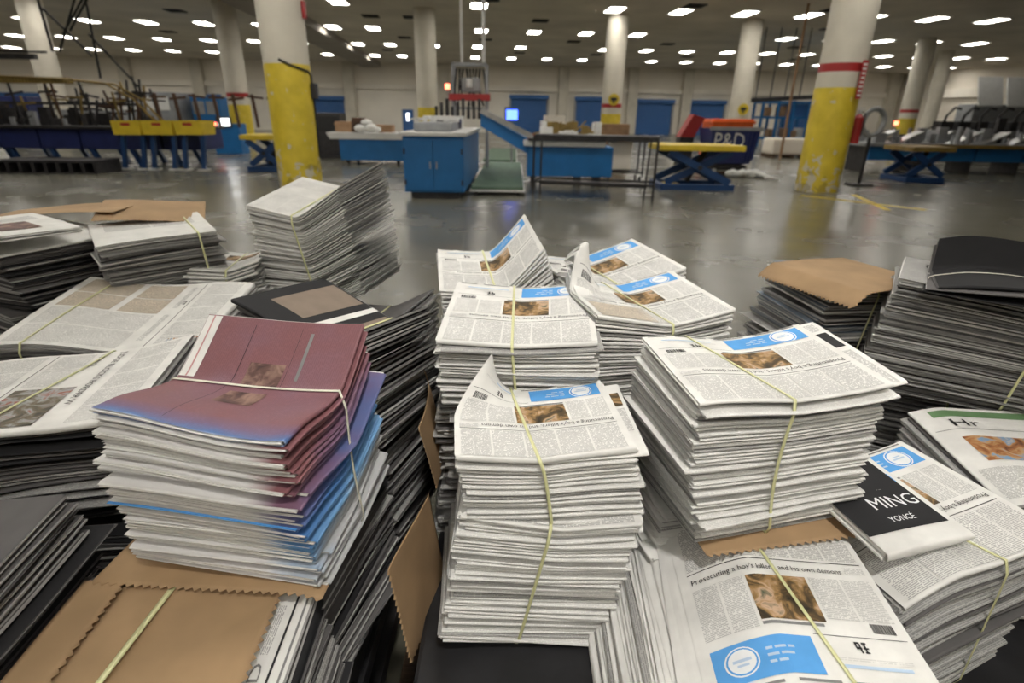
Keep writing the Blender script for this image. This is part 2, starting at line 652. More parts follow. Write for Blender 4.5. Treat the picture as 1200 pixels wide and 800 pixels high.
def build_newspaper(B, parent, t0, t1, off, rz, mats, rnd, top=False, prints=None, leaves=3, flap=0.0, name='newspaper', fold=None, dW=0.0, dD=0.0):
    W, D = B.W + dW, B.D + dD
    A, Bd, fm = fold_map(B, W, D, fold or B.fold)
    ca, sa = math.cos(rz), math.sin(rz)
    ph = rnd.uniform(0, 6.28)
    wa = rnd.uniform(0.02, 0.10)
    kk = rnd.uniform(8, 22)

    def P(a, b, fr):
        x, y = fm(a, b)
        x, y = x * ca - y * sa + off[0], x * sa + y * ca + off[1]
        frw = fr + wa * np.sin(kk * a + ph) * 0.5
        X, Y, Z = B.mp(x, y, t0 + (t1 - t0) * frw)
        return np.stack([X, Y, Z], -1).reshape(-1, 3)

    ac = Acc()
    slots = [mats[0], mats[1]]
    na = 44 if top else 15
    av = np.linspace(0, A, na)
    # cover: one folded sheet
    r = 0.0035
    bb = np.linspace(Bd, r * 1.6, 34 if top else 7)
    prof = [(b, 1.0) for b in bb] + [(r - r * math.sin(q) * 1.0, 0.5 + 0.5 * math.cos(q)) for q in [PI * k / 6 for k in range(7)]]
    prof += [(b, 0.0) for b in (r * 2, Bd * 0.3, Bd * 0.7, Bd)]
    pb = np.array([p[0] for p in prof])
    pf = np.array([p[1] for p in prof])
    jag = np.zeros(na)
    AA, BB = np.meshgrid(av, pb)
    _, FF = np.meshgrid(av, pf)
    k = len(prof)
    dist = np.concatenate([[0], np.cumsum(np.hypot(np.diff(pb), np.diff(pf) * 0.008))])
    _, UU = np.meshgrid(av, dist)
    ac.add(P(AA, BB, FF), grid_faces(k, na), 0, np.stack([AA, UU + rnd.random() * 0.3], -1).reshape(-1, 2))
    # inner leaves: thin slabs
    g = 0.86 / leaves
    for li in range(leaves):
        f0 = 0.06 + li * g + 0.10 * g
        f1 = f0 + g * rnd.uniform(0.42, 0.72)
        be = Bd + rnd.uniform(-0.006, 0.003)
        a0, a1 = rnd.uniform(-0.003, 0.002), A + rnd.uniform(-0.002, 0.004)
        na2 = 40 if top else 15
        av2 = np.linspace(a0, a1, na2)
        nb = 30 if top else 7
        bl = np.linspace(r * 1.6, be, nb)
        b1 = np.concatenate([bl, bl[::-1]])
        fr = np.array([f1] * nb + [f0] * nb)
        AA, BB = np.meshgrid(av2, b1)
        _, FF = np.meshgrid(av2, fr)
        fcs = list(grid_faces(2 * nb, na2, True))
        for j in (0, na2 - 1):
            for q in range(nb - 1):
                q0, q1 = q * na2 + j, (q + 1) * na2 + j
                q2, q3 = (2 * nb - 1 - q) * na2 + j, (2 * nb - 2 - q) * na2 + j
                fcs.append((q0, q1, q3, q2))
        UV = np.stack([AA, BB], -1).reshape(-1, 2)
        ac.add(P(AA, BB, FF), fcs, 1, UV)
    # what is printed on the upper page
    if prints:
        def PP(u, v, lift=0.0009):
            # u 0..1 to the right, v 0..1 down the page as read; rot turns the page on the bundle
            rot = prints.get('rot', 0)
            if rot == 0:
                x, y = (u - 0.5) * W, (0.5 - v) * D
            elif rot == 180:
                x, y = (0.5 - u) * W, (v - 0.5) * D
            elif rot == 90:       # reading direction runs towards the viewer
                x, y = (0.5 - v) * W, (0.5 - u) * D
            else:
                x, y = (v - 0.5) * W, (u - 0.5) * D
            x, y = x * ca - y * sa + off[0], x * sa + y * ca + off[1]
            # same ripple as the cover
            X, Y, Z = B.mp(x, y, t1 + 0 * x)
            return np.stack([X, Y, Z + lift], -1).reshape(-1, 3)
        rot = prints.get('rot', 0)
        pw, phh = (W, D) if rot in (0, 180) else (D, W)
        for it in prints['items']:
            if it[0] == 'r':
                _, u0, v0, u1, v1, mt = it[:6]
                lift = 0.0009 + (it[6] if len(it) > 6 else 0) * 0.0003
                nu = max(2, int(abs(u1 - u0) * pw / 0.007) + 2)
                nv = max(2, int(abs(v1 - v0) * phh / 0.007) + 2)
                U, V = np.meshgrid(np.linspace(u0, u1, nu), np.linspace(v0, v1, nv))
                if mt not in slots:
                    slots.append(mt)
                ac.add(PP(U, V, lift), grid_faces(nv, nu), slots.index(mt), np.stack([U * pw, -V * phh], -1).reshape(-1, 2))
            elif it[0] == 'c':     # disc
                _, cu_, cv_, ru, mt = it[:5]
                lift = 0.0009 + (it[5] if len(it) > 5 else 1) * 0.0003
                if mt not in slots:
                    slots.append(mt)
                rr, th = np.meshgrid(np.linspace(0.0, 1, 4), np.linspace(0, 2 * PI, 21))
                U = cu_ + ru * rr * np.cos(th)
                V = cv_ + ru * rr * np.sin(th) * pw / phh
                ac.add(PP(U, V, lift), grid_faces(21, 4), slots.index(mt), np.stack([U * pw, -V * phh], -1).reshape(-1, 2))
            elif it[0] == 't':     # text: baseline start u, v; height in page width units; optional width limit
                _, u0, v0, hgt, txt, mt = it[:6]
                pts, tr, w = glyphs(txt)
                if len(pts) == 0:
                    continue
                sx = hgt
                if len(it) > 6 and it[6]:
                    sx = it[6] / w
                U = u0 + pts[:, 0] * sx
                V = v0 - pts[:, 1] * hgt * pw / phh
                if mt not in slots:
                    slots.append(mt)
                ac.add(PP(U, V, 0.0016), [tuple(t) for t in tr], slots.index(mt), np.stack([U, V], -1))
    me = bpy.data.meshes.new(name)
    V = np.concatenate(ac.v)
    me.from_pydata(V.tolist(), [], ac.f)
    uvl = me.uv_layers.new(name='UVMap')
    UV = np.concatenate(ac.uv)
    li = np.zeros(len(me.loops), dtype=np.int32)
    me.loops.foreach_get('vertex_index', li)
    uvl.data.foreach_set('uv', UV[li].astype(np.float32).ravel())
    for s in slots:
        me.materials.append(MATS[s])
    me.polygons.foreach_set('material_index', np.array(ac.m, dtype=np.int32))
    if top:
        sml = np.zeros(len(me.polygons), dtype=bool)
        sml[:len(grid_faces(k, na))] = True
        me.polygons.foreach_set('use_smooth', sml)
    o = bpy.data.objects.new(name, me)
    COL.objects.link(o)
    o.parent = parent
    return o


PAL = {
    'white': [(4, 'newsprint_printed', 'newsprint_grey'), (2, 'newsprint_printed', 'newsprint'), (1, 'newsprint_printed', 'newsprint_grey'), (0.5, 'newsprint_greyish', 'newsprint')],  # grey inner leaves paint shade into the gaps between papers
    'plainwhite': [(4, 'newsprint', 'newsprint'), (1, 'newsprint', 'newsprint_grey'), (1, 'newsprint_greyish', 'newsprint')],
    'grey': [(3, 'newsprint_greyish', 'newsprint_grey'), (2, 'newsprint_greyish', 'newsprint'), (1, 'newsprint_ink_shade', 'newsprint_grey')],  # greyer than the white palette, mostly shade put into the paper colour
    'dark': [(4, 'newsprint_ink_shade', 'newsprint_grey'), (2, 'newsprint_black', 'newsprint_ink_shade'), (1.5, 'newsprint_greyish', 'newsprint_ink_shade')],  # heavily inked pages, with the left stacks' shade put into the colour too
    'black': [(4, 'newsprint_black', 'newsprint_ink_shade'), (1, 'newsprint_black', 'newsprint'), (1, 'newsprint_ink_shade', 'newsprint_grey')],
    'brown': [(2, 'newsprint_brown', 'newsprint_ink_shade'), (3, 'newsprint_ink_shade', 'newsprint_grey'), (2, 'newsprint_black', 'newsprint'), (1, 'newsprint_brown', 'newsprint_grey')],
    'blueish': [(3, 'newsprint_blueish', 'newsprint_grey'), (2, 'newsprint_ink_shade', 'newsprint_grey'), (2, 'newsprint_greyish', 'newsprint')],
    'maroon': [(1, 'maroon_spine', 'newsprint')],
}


def pick(pal, rnd):
    tot = sum(p[0] for p in PAL[pal])
    q = rnd.uniform(0, tot)
    for p in PAL[pal]:
        q -= p[0]
        if q <= 0:
            return p[1], p[2]
    return PAL[pal][0][1:]


def strap(B, parent, axis='y', a=(0, 0), bot=None, off=0.006, mat='strap_plastic', w=0.0055, t_top=1.0, name='strap'):
    """a flat band round the bundle. axis 'y': runs front to back over the top from x=a[0] (front) to x=a[1] (back); bot: the same two at the foot"""
    bot = bot or a
    Hf, Hb = a
    bf, bb = bot
    L = []          # (x, y, t, out) centre line; out = push away from the stack
    n = 16
    e = (B.D if axis == 'y' else B.W) / 2
    # in the 'y' axis s = y; in the 'x' axis s = x
    def add(s, c, t, ds, dz):
        L.append((s, c, t, ds, dz))
    for k in range(n + 1):                       # over the top, front -> back
        q = k / n
        add(-e + 2 * e * q, Hf + (Hb - Hf) * q, t_top, 0, 0.0022)
    for k in range(1, 10):                      # down the back
        q = k / 10
        add(e, Hb + (bb - Hb) * q, t_top * (1 - q), off, 0)
    for k in range(n + 1):                       # under
        q = k / n
        add(e - 2 * e * q, bb + (bf - bb) * q, 0, 0, -0.0012)
    for k in range(1, 14):                      # up the front
        q = k / 14
        add(-e, bf + (Hf - bf) * q, t_top * q, -off, 0)
    vs = []
    for s, c, t, ds, dz in L:
        row = []
        for sg in (-1, 1):
            cc = c + sg * w / 2
            x, y = (cc, s + ds) if axis == 'y' else (s + ds, cc)
            X, Y, Z = B.mp(x, y, t)
            row.append(Vector((float(X), float(Y), float(Z) + dz)))
        vs.append(row)
    bm = bmesh.new()
    m = len(vs)
    rings = []
    for i, (p, q) in enumerate(vs):
        pm = (vs[(i + 1) % m][0] - vs[i - 1][0])
        nrm = (q - p).cross(pm)
        nrm = nrm.normalized() * 0.0004 if nrm.length > 1e-9 else Vector((0, 0, 0.0004))
        rings.append([bm.verts.new(z) for z in (p - nrm, q - nrm, q + nrm, p + nrm)])
    for i in range(m):
        a_, b_ = rings[i], rings[(i + 1) % m]
        for k in range(4):
            bm.faces.new((a_[k], a_[(k + 1) % 4], b_[(k + 1) % 4], b_[k]))
    bmesh.ops.recalc_face_normals(bm, faces=bm.faces[:])
    me = bpy.data.meshes.new(name)
    bm.to_mesh(me)
    bm.free()
    me.polygons.foreach_set('use_smooth', [True] * len(me.polygons))
    return link(name, me, mat, parent)


ALLB = []


def bundle(label, fl, z, yaw, B, pal, seed, group=None, top=None, topmats=None, jit=0.005, straps=(), second=None, name='newspaper_bundle', extra=None, leaves=2, xy=None, special=None, sag=True):
    """a strapped bundle whose upper front left corner stands at pixel ray fl, at height z (or xy given straight)"""
    rnd = random.Random(seed)
    yr = math.radians(yaw)
    p = at_z(fl[0], fl[1], z) if xy is None else Vector((xy[0], xy[1], z))
    if xy is None:
        cx = p.x - (math.cos(yr) * (-B.W / 2) - math.sin(yr) * (-B.D / 2))
        cy = p.y - (math.sin(yr) * (-B.W / 2) + math.cos(yr) * (-B.D / 2))
    else:
        cx, cy = xy
    root = thing(name, label, 'newspaper bundle', (cx, cy, z - B.H), yr, group)
    wts = [rnd.uniform(0.65, 1.5) for _ in range(B.n)]
    tot = sum(wts)
    t = 0.0
    for i in range(B.n):
        t0 = t
        t += wts[i] / tot
        t1 = t0 + (t - t0) * rnd.uniform(0.54, 0.76)
        jj = jit * (3.0 if rnd.random() < 0.14 else 1.0)
        off = (rnd.uniform(-jj, jj), rnd.uniform(-jj, jj))
        rz = rnd.uniform(-1, 1) * jj * 4
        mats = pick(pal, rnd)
        kw = {}
        if special and i in special:
            kw = dict(special[i])
            mats = kw.pop('mats', mats)
            off = kw.pop('off', off)
            rz = kw.pop('rz', rz)
        if i == B.n - 1:
            t1 = 1.0
            off, rz = (0, 0), 0
            if topmats:
                mats = topmats
            build_newspaper(B, root, t0, t1, off, rz, mats, rnd, True, top, leaves, **kw)
        elif i == B.n - 2 and second:
            build_newspaper(B, root, t0, t1, second['off'], second.get('rz', 0), second.get('mats', mats), rnd, True, second.get('print'), leaves, **kw)
        else:
            build_newspaper(B, root, t0, t1, off, rz, mats, rnd, False, None, leaves, **kw)
    for s in straps:
        strap(B, root, off=jit + 0.002, **s)
    ALLB.append((root, B))
    return root


# ------------------------------------------------------------------ printed pages
def columns(us, v0, v1, mat='newsprint_column', gap=0.012):
    return [('r', a + gap / 2, v0, b - gap / 2, v1, mat) for a, b in zip(us, us[1:])]


GLYPH = [('r', 0.0, 0.0, 0.35, 0.18, 'black_ink'), ('r', 0.0, 0.0, 0.12, 0.62, 'black_ink')]


def emblem(u, v, s, mat='black_ink'):
    """the small pair of angular marks in the advertisement"""
    out = []
    for (a, b, c, d) in ((0, 0.0, 0.42, 0.16), (0.0, 0.0, 0.14, 0.62), (0.14, 0.42, 0.48, 0.60), (0.30, 0.16, 0.44, 0.95), (0.6, 0.0, 1.0, 0.16), (0.72, 0.16, 0.86, 0.95), (0.6, 0.45, 1.05, 0.60), (0.62, 0.80, 1.0, 0.95)):
        out.append(('r', u + a * s, v + b * s, u + c * s, v + d * s, mat))
    return out


def barcode(u, v, w, h):
    out, x = [], u
    r = random.Random(3)
    while x < u + w:
        b = r.choice((0.0025, 0.004, 0.006))
        out.append(('r', x, v, x + b, v + h, 'black_ink'))
        x += b + r.choice((0.003, 0.005))
    return out


def front_page(rot=180):
    it = []
    it += columns([0.03, 0.22, 0.41, 0.60, 0.79, 0.97], 0.02, 0.33)
    it += [('r', 0.03, 0.345, 0.97, 0.350, 'black_ink')]
    it += [('t', 0.04, 0.415, 0.050, "Prosecuting a boy's killers, and his own demons", 'black_ink', 0.80)]
    it += [('r', 0.86, 0.37, 0.97, 0.41, 'newsprint_fine_column')]
    it += [('r', 0.30, 0.45, 0.62, 0.70, 'news_photo'), ('r', 0.30, 0.71, 0.60, 0.725, 'grey_ink')]
    it += columns([0.03, 0.16, 0.29], 0.45, 0.73, 'newsprint_fine_column')
    it += columns([0.63, 0.80, 0.97], 0.45, 0.68, 'newsprint_fine_column')
    it += barcode(0.83, 0.69, 0.11, 0.05)
    it += [('r', 0.52, 0.765, 0.97, 0.768, 'black_ink')]
    it += [('r', 0.04, 0.78, 0.50, 0.955, 'blue_ink')]
    it += [('c', 0.16, 0.865, 0.075, 'white_ink', 1), ('c', 0.16, 0.865, 0.068, 'blue_ink', 2), ('c', 0.16, 0.865, 0.060, 'white_ink', 3)]
    it += [('r', 0.12, 0.855, 0.20, 0.868, 'pale_blue_ink', 4), ('r', 0.135, 0.878, 0.185, 0.888, 'pale_blue_ink', 4)]
    it += [('r', a, b, a + c, b + 0.012, 'pale_blue_ink', 1) for a, b, c in ((0.27, 0.83, 0.03), (0.31, 0.83, 0.05), (0.37, 0.83, 0.03), (0.27, 0.86, 0.05), (0.33, 0.86, 0.06), (0.27, 0.89, 0.03), (0.31, 0.89, 0.04))]
    it += emblem(0.70, 0.79, 0.055)
    it += [('r', 0.58, 0.865, 0.93, 0.885, 'newsprint_printed'), ('r', 0.60, 0.90, 0.91, 0.915, 'pale_blue_ink')]
    it += [('r', 0.04, 0.975, 0.30, 0.988, 'grey_ink'), ('r', 0.36, 0.975, 0.55, 0.988, 'grey_ink'), ('r', 0.60, 0.975, 0.80, 0.988, 'grey_ink'), ('r', 0.85, 0.975, 0.97, 0.988, 'grey_ink')]
    return {'rot': rot, 'items': it}


def kraft_sheet(name, W, D, fn, parent=None, loc=(0, 0, 0), rz=0.0, teeth='f', mat='kraft', amp=0.0065, pitch=0.013):
    """brown wrapping paper: zigzag cut along the edges named in teeth (f, b, l, r); fn(x, y) gives its height"""
    nx, ny = int(W / pitch) * 2 + 1, int(D / pitch) * 2 + 1
    xs, ys = np.linspace(-W / 2, W / 2, nx), np.linspace(-D / 2, D / 2, ny)
    X, Y = np.meshgrid(xs, ys)
    zx = (np.arange(nx) % 2) * amp
    zy = (np.arange(ny) % 2) * amp
    if 'f' in teeth:
        Y[0] -= zx
    if 'b' in teeth:
        Y[-1] += zx
    if 'l' in teeth:
        X[:, 0] -= zy
    if 'r' in teeth:
        X[:, -1] += zy
    r = fn(X, Y)
    if isinstance(r, tuple):
        X, Y, Z = r
    else:
        Z = r
    T = np.stack([X, Y, Z], -1).reshape(-1, 3)
    Bt = T - np.array([0, 0, 0.0006])
    fs = [tuple(f) for f in grid_faces(ny, nx)]
    k = nx * ny
    fb = [tuple(i + k for i in f[::-1]) for f in fs]
    rim = [j for j in range(nx)] + [i * nx + nx - 1 for i in range(1, ny)] + [(ny - 1) * nx + j for j in range(nx - 2, -1, -1)] + [i * nx for i in range(ny - 2, 0, -1)]
    side = [(rim[i], rim[i - 1], rim[i - 1] + k, rim[i] + k) for i in range(len(rim))]
    me = bpy.data.meshes.new(name)
    me.from_pydata(np.concatenate([T, Bt]).tolist(), [], fs + fb + side)
    me.polygons.foreach_set('use_smooth', [True] * (2 * len(fs)) + [False] * len(side))
    o = link(name, me, mat, parent)
    o.location = loc
    o.rotation_euler = (0, 0, rz)
    return o


# ================================================================== THE BUNDLES
FP = front_page(180)
WT = ('newsprint', 'newsprint')

# ---- middle cluster
C1 = Bundle(0.285, 0.235, 0.115, 12, [pinch(-0.015, 0.030, 1.3, 1.1, 0.65, 0.8), slope_y(0.002), waves(0.003, 20),
                                    corner(-0.145, 0.118, 0.12, 0.075, 0.6, (0.075, -0.02))], fan=lambda t: (0.022 * (1 - t) ** 0.6, -0.01 * (1 - t)), twist=-0.05)
bundle('white newspaper bundle with curled back corner, topmost of the stack beside the brown paper flaps', (533, 545), 1.0, 6, C1, 'white', 11, top=FP, topmats=WT,
       straps=[dict(a=(-0.012, -0.035), bot=(-0.005, -0.04))], second=dict(off=(0.022, 0.004), rz=-0.05, mats=WT, **{'print': {'rot': 180, 'items': [('r', 0.02, 0.3, 0.22, 0.62, 'newsprint_column'), ('r', 0.02, 0.66, 0.16, 0.86, 'news_photo')]}}))
C1b = Bundle(0.29, 0.27, 0.27, 27, [pinch(0.02, 0.02, 3.0, 1.1), zf(lambda x, y, t: -0.018 * (x / 0.15) * (1 - t))], fan=lambda t: (-0.055 * (1 - t), 0.012 * (1 - t)), twist=0.10)
bundle('white newspaper bundle bulging under the strap, carrying the one with the curled back corner', (540, 618), 0.883, -1, C1b, 'white', 12, topmats=WT, jit=0.007,
       top={'rot': 180, 'items': columns([0.03, 0.22, 0.41, 0.60, 0.79, 0.97], 0.02, 0.33)},
       straps=[dict(a=(0.0, 0.0), bot=(-0.01, 0.0))])
C2 = Bundle(0.31, 0.30, 0.135, 15, [pinch(0.0, 0.016, 1.5, 1.2, 1.0, 0.4), slope_y(0.028, 1.5), waves(0.002, 12, 1.0)], fan=lambda t: (0.004 * (1 - t), 0), twist=0.0)
bundle('flat white newspaper bundle standing directly behind the curled one', (511, 402), 1.09, -3, C2, 'white', 13, top=FP, topmats=WT,
       straps=[dict(a=(-0.008, -0.02), bot=(0, 0))])
C2b = Bundle(0.31, 0.30, 0.34, 34, [waves(0.002)], fan=lambda t: (-0.01 * (1 - t), -0.01 * (1 - t)), twist=0.04)
bundle('newspaper bundle at the foot of the flat white stack behind the curled one', (0, 0), 0.953, 2, C2b, 'grey', 14, jit=0.009, xy=(0.0, 1.175), straps=[dict(a=(0.0, 0.0))])
C3 = Bundle(0.30, 0.30, 0.20, 18, [pinch(-0.02, 0.010, 1.5, 1.3, 0, 1), bend_x(-0.005, 12, 50, 1, 1.2), slope_y(0.03)], fan=lambda t: (0.02 * (1 - t), 0))
bundle('white newspaper bundle folded up steeply on one side with its blue panel raised', (515, 343), 1.10, 8, C3, 'white', 15, top=FP, topmats=WT,
       straps=[dict(a=(-0.012, -0.02))])
C3b = Bundle(0.31, 0.30, 0.288, 26, [bend_x(0.05, 5, 15)], twist=0.06)
bundle('newspaper bundle under the steeply folded white one', (0, 0), 0.90, 6, C3b, 'grey', 16, jit=0.009, xy=(-0.03, 1.56), straps=[dict(a=(0.0, 0.0))])
C4 = Bundle(0.32, 0.28, 0.165, 17, [pinch(0.01, 0.028, 1.5, 1.1, 0.9, 1.0), slope_y(0.01), waves(0.002, 12, 2.0),
                                    corner(-0.15, 0.11, 0.10, 0.10, 0.86, (0.055, -0.02))], fan=lambda t: (-0.02 * (1 - t), 0))
bundle('white newspaper bundle with one upright curled page corner and a tan column', (700, 388), 1.095, 15, C4, 'white', 17, topmats=WT,
       top={'rot': 180, 'items': [i for i in FP['items'] if not (i[0] == 'r' and i[5] == 'newsprint_column' and i[1] > 0.5)] + [('r', 0.55, 0.03, 0.96, 0.33, 'newsprint_tan_column')]},
       straps=[dict(a=(0.012, -0.03), bot=(0.01, 0))])
C4b = Bundle(0.31, 0.29, 0.313, 30, [waves(0.002)], fan=lambda t: (-0.015 * (1 - t), 0), twist=-0.1)
bundle('newspaper bundle carrying the one with the tan column', (0, 0), 0.925, 9, C4b, 'grey', 18, jit=0.008, xy=(0.325, 1.22), straps=[dict(a=(0.0, 0.0))])
C5 = Bundle(0.33, 0.28, 0.20, 20, [pinch(-0.02, 0.035, 1.5, 1.1, 1.0, 0.6), slope_y(0.02), waves(0.002, 12, 3.0)], fan=lambda t: (-0.01 * (1 - t), 0))
bundle('white newspaper bundle with rising edges, farthest behind the one with the tan column', (672, 345), 1.085, 20, C5, 'white', 19, top=FP, topmats=WT,
       straps=[dict(a=(-0.015, -0.03))])
C5b = Bundle(0.31, 0.29, 0.308, 26, [], fan=lambda t: (-0.02 * (1 - t), 0), twist=-0.1)
bundle('newspaper bundle under the farthest white one with rising edges', (0, 0), 0.92, 12, C5b, 'grey', 20, jit=0.008, xy=(0.33, 1.66), straps=[dict(a=(0.0, 0.0))])

# ---- the large bundle with its neighbours
C6 = Bundle(0.315, 0.25, 0.245, 26, [pinch(0.0, 0.024, 1.4, 1.2, 1.0, 0.55), slope_y(0.004, 1), waves(0.003, 18, 0.5),
                                    zf(lambda x, y, t: -0.006 * np.clip((-x - 0.10) / 0.06, 0, 1) ** 2 * t ** 3)], fan=lambda t: (-0.012 * np.sin(3.1 * (1 - t)) + 0.012 * (1 - t), 0.0), twist=0.12)
bundle('large white newspaper bundle on brown paper, beside the black leaflet', (820, 478), 1.10, 8, C6, 'white', 21, top=FP, topmats=WT, jit=0.006,
       straps=[dict(a=(-0.005, -0.07), bot=(-0.03, -0.05), mat='strap_plastic')],
       second=dict(off=(0.035, 0.012), rz=-0.03, mats=WT, **{'print': {'rot': 180, 'items': columns([0.02, 0.14], 0.02, 0.5) + [('r', 0.02, 0.56, 0.12, 0.80, 'black_ink')] + columns([0.02, 0.14], 0.84, 0.96)}}))
ks = kraft_sheet('kraft_sheet', 0.31, 0.25, lambda x, y: 0.002 * np.sin(9 * x) + 0 * y, loc=(0.447, 0.846, 0.8535), rz=math.radians(10), teeth='fb')
tag(ks, 'brown paper sheet showing its edge under the large white bundle', 'wrapping paper')
C6b = Bundle(0.31, 0.28, 0.23, 24, [zf(lambda x, y, t: 0 * x)], fan=lambda t: (-0.075 * (1 - t) ** 0.8, 0.0), twist=0.15, fold='left')
bundle('newspaper bundle with its page edges spread out sideways under the large white bundle', (0, 0), 0.843, 12, C6b, 'plainwhite', 22, jit=0.006, xy=(0.40, 0.965), straps=[dict(a=(0.0, 0.0))])
FP0 = front_page(0)
C7 = Bundle(0.28, 0.32, 0.226, 24, [zf(lambda x, y, t: -1.3 * np.clip(-x - 0.04, 0, 1) ** 1.35 * t ** 2.0), waves(0.0025, 9, 1.0), slope_y(0.012)],
            fan=lambda t: (-0.14 * (1 - t) ** 0.9, 0.0), twist=0.08, fold='left')
bundle('white newspaper bundle with the blue panel nearest the camera, under the large bundle', (0, 0), 0.838, -4, C7, 'plainwhite', 23, top=FP0, topmats=WT, jit=0.005, xy=(0.422, 0.645),
       straps=[dict(a=(0.03, -0.035), mat='strap_plastic')])
C8 = Bundle(0.34, 0.30, 0.29, 26, [pinch(0.02, 0.022, 2.0, 1.2, 1.0, 0.2), zf(lambda x, y, t: -0.8 * np.clip(-x - 0.06, 0, 1) ** 1.4 * t ** 1.5), waves(0.003, 12, 0.0)],
            fan=lambda t: (-0.02 * (1 - t), 0), twist=0.1)
bundle('greyish newspaper bundle half covered by the black leaflet', (1068, 694), 0.85, 18, C8, 'grey', 24, top=FP, topmats=('newsprint', 'newsprint_grey'), jit=0.006,
       straps=[dict(a=(0.03, -0.05), bot=(0.05, 0), mat='strap_plastic')])
# black leaflet lying on it
C9 = Bundle(0.18, 0.23, 0.014, 1, [waves(0.003, 16, 0.5), zf(lambda x, y, t: 0.018 * (y / 0.26 + 0.5))])
leaf = thing('newspaper', 'folded newspaper with a black advertisement in white capitals, lying beside the large bundle', 'newspaper', (0.640, 0.805, 0.864), math.radians(16))
build_newspaper(C9, leaf, 0, 0.95, (0, 0), 0, WT, random.Random(5), True,
                {'rot': 0, 'items': [('r', 0.0, 0.02, 0.93, 0.84, 'newsprint_black'), ('t', 0.33, 0.64, 0.21, 'MING', 'white_ink', 0.56), ('t', 0.36, 0.77, 0.09, 'YONC\u00c9', 'white_ink', 0.29),
                                     ('r', 0.60, 0.45, 0.66, 0.455, 'grey_ink'), ('r', 0.86, 0.60, 0.90, 0.63, 'red_ink'), ('r', 0.90, 0.30, 0.94, 0.40, 'blue_ink')]}, 2, name='folded_section')
C10 = Bundle(0.32, 0.32, 0.29, 26, [waves(0.003, 10, 1), slope_y(0.02), zf(lambda x, y, t: -0.6 * np.clip(-x - 0.09, 0, 1) ** 1.3 * t)], fan=lambda t: (-0.03 * (1 - t), 0), fold='left')
bundle('newspaper bundle with a green strip and an orange photograph, behind the half covered one', (0, 0), 0.85, -3, C10, 'grey', 25, topmats=('newsprint', 'newsprint_grey'), jit=0.007, xy=(1.10, 1.00),
       top={'rot': 0, 'items': [('r', 0.1, 0.04, 0.9, 0.12, 'green_ink'), ('t', 0.16, 0.24, 0.12, 'Hr', 'black_ink', 0.2), ('r', 0.03, 0.27, 0.97, 0.275, 'grey_ink'),
                                ('r', 0.14, 0.36, 0.62, 0.62, 'orange_photo')] + columns([0.66, 0.95], 0.32, 0.6) + columns([0.03, 0.35, 0.66, 0.95], 0.68, 0.95)},
       straps=[dict(a=(0.13, 0.13))])

# ---- right back stacks
R1 = Bundle(0.36, 0.28, 0.27, 30, [zf(lambda x, y, t: -0.012 * x / 0.15 * t), waves(0.002, 10)], fan=lambda t: (-0.05 * (1 - t), -0.01 * (1 - t)), twist=0.1, fold='back')
bundle('tall grey newspaper bundle carrying the black folded pages', (1052, 332), 1.13, -36, R1, 'grey', 31, jit=0.005, topmats=('newsprint_greyish', 'newsprint'), straps=[dict(a=(0.12, 0.12))])
R1t = Bundle(0.32, 0.25, 0.03, 6, [bend_y(0.045, 2, 72, 1, 2.5, 0.004), bend_x(-0.1, 0, -10, -1), waves(0.006, 18)], fan=lambda t: (0, 0))
bundle('bundle of black pages folded open on top of the tall grey bundle', (0, 0), 1.162, -30, R1t, 'black', 32, jit=0.008, xy=(1.175, 1.255), topmats=('newsprint_black', 'newsprint_ink_shade'),
       straps=[dict(axis='x', a=(-0.02, 0.02), mat='white_strap_plastic')])
R1b = Bundle(0.34, 0.28, 0.29, 26, [waves(0.002)], twist=0.1)
bundle('newspaper bundle with brown paper over it at the foot of the tall grey bundle', (0, 0), 0.85, -30, R1b, 'grey', 33, jit=0.007, xy=(1.20, 1.40), straps=[dict(a=(0.0, 0.0))])
k3 = kraft_sheet('kraft_sheet', 0.30, 0.20, lambda x, y: 0.008 * np.sin(14 * x + 6 * y), loc=(1.26, 1.24, 0.862), rz=math.radians(-30), teeth='fb')
tag(k3, 'crumpled brown paper sheet sticking out below the tall grey bundle', 'wrapping paper')
R2 = Bundle(0.27, 0.30, 0.24, 20, [waves(0.003, 10), slope_x(-0.01)], fan=lambda t: (-0.05 * (1 - t), 0), twist=0.08, fold='right')
bundle('bluish grey newspaper bundle under the brown paper cover', (0, 0), 1.075, 6, R2, 'blueish', 34, jit=0.010, xy=(0.975, 1.60), straps=[dict(a=(0.0, 0.0))])
k4 = kraft_sheet('kraft_sheet', 0.36, 0.31, lambda x, y: (x, y, 0.006 * np.sin(11 * x + 2) + 0.25 * np.clip(x, -0.2, 0.05) ** 2 - 1.2 * np.clip(-x - 0.13, 0, 1) ** 1.2 + 0.02 * y),
                 loc=(0.965, 1.555, 1.088), rz=math.radians(24), teeth='lf')
tag(k4, 'brown paper sheet draped over the bluish grey bundle', 'wrapping paper')
R2b = Bundle(0.30, 0.30, 0.28, 24, [waves(0.002)], twist=0.1, fold='left')
bundle('newspaper bundle on the deck below the brown paper cover', (0, 0), 0.835, 10, R2b, 'grey', 35, jit=0.010, xy=(0.93, 1.62), straps=[dict(a=(0.0, 0.0))])
R4 = Bundle(0.22, 0.26, 0.20, 12, [bend_x(-0.05, 5, 30, -1)], fan=lambda t: (0.02 * (1 - t), 0))
bundle('small pale newspaper bundle in the gap between the large and the bluish grey ones', (0, 0), 0.78, 20, R4, 'plainwhite', 36, jit=0.008, xy=(0.80, 1.34), straps=[dict(a=(0.0, 0.0))])

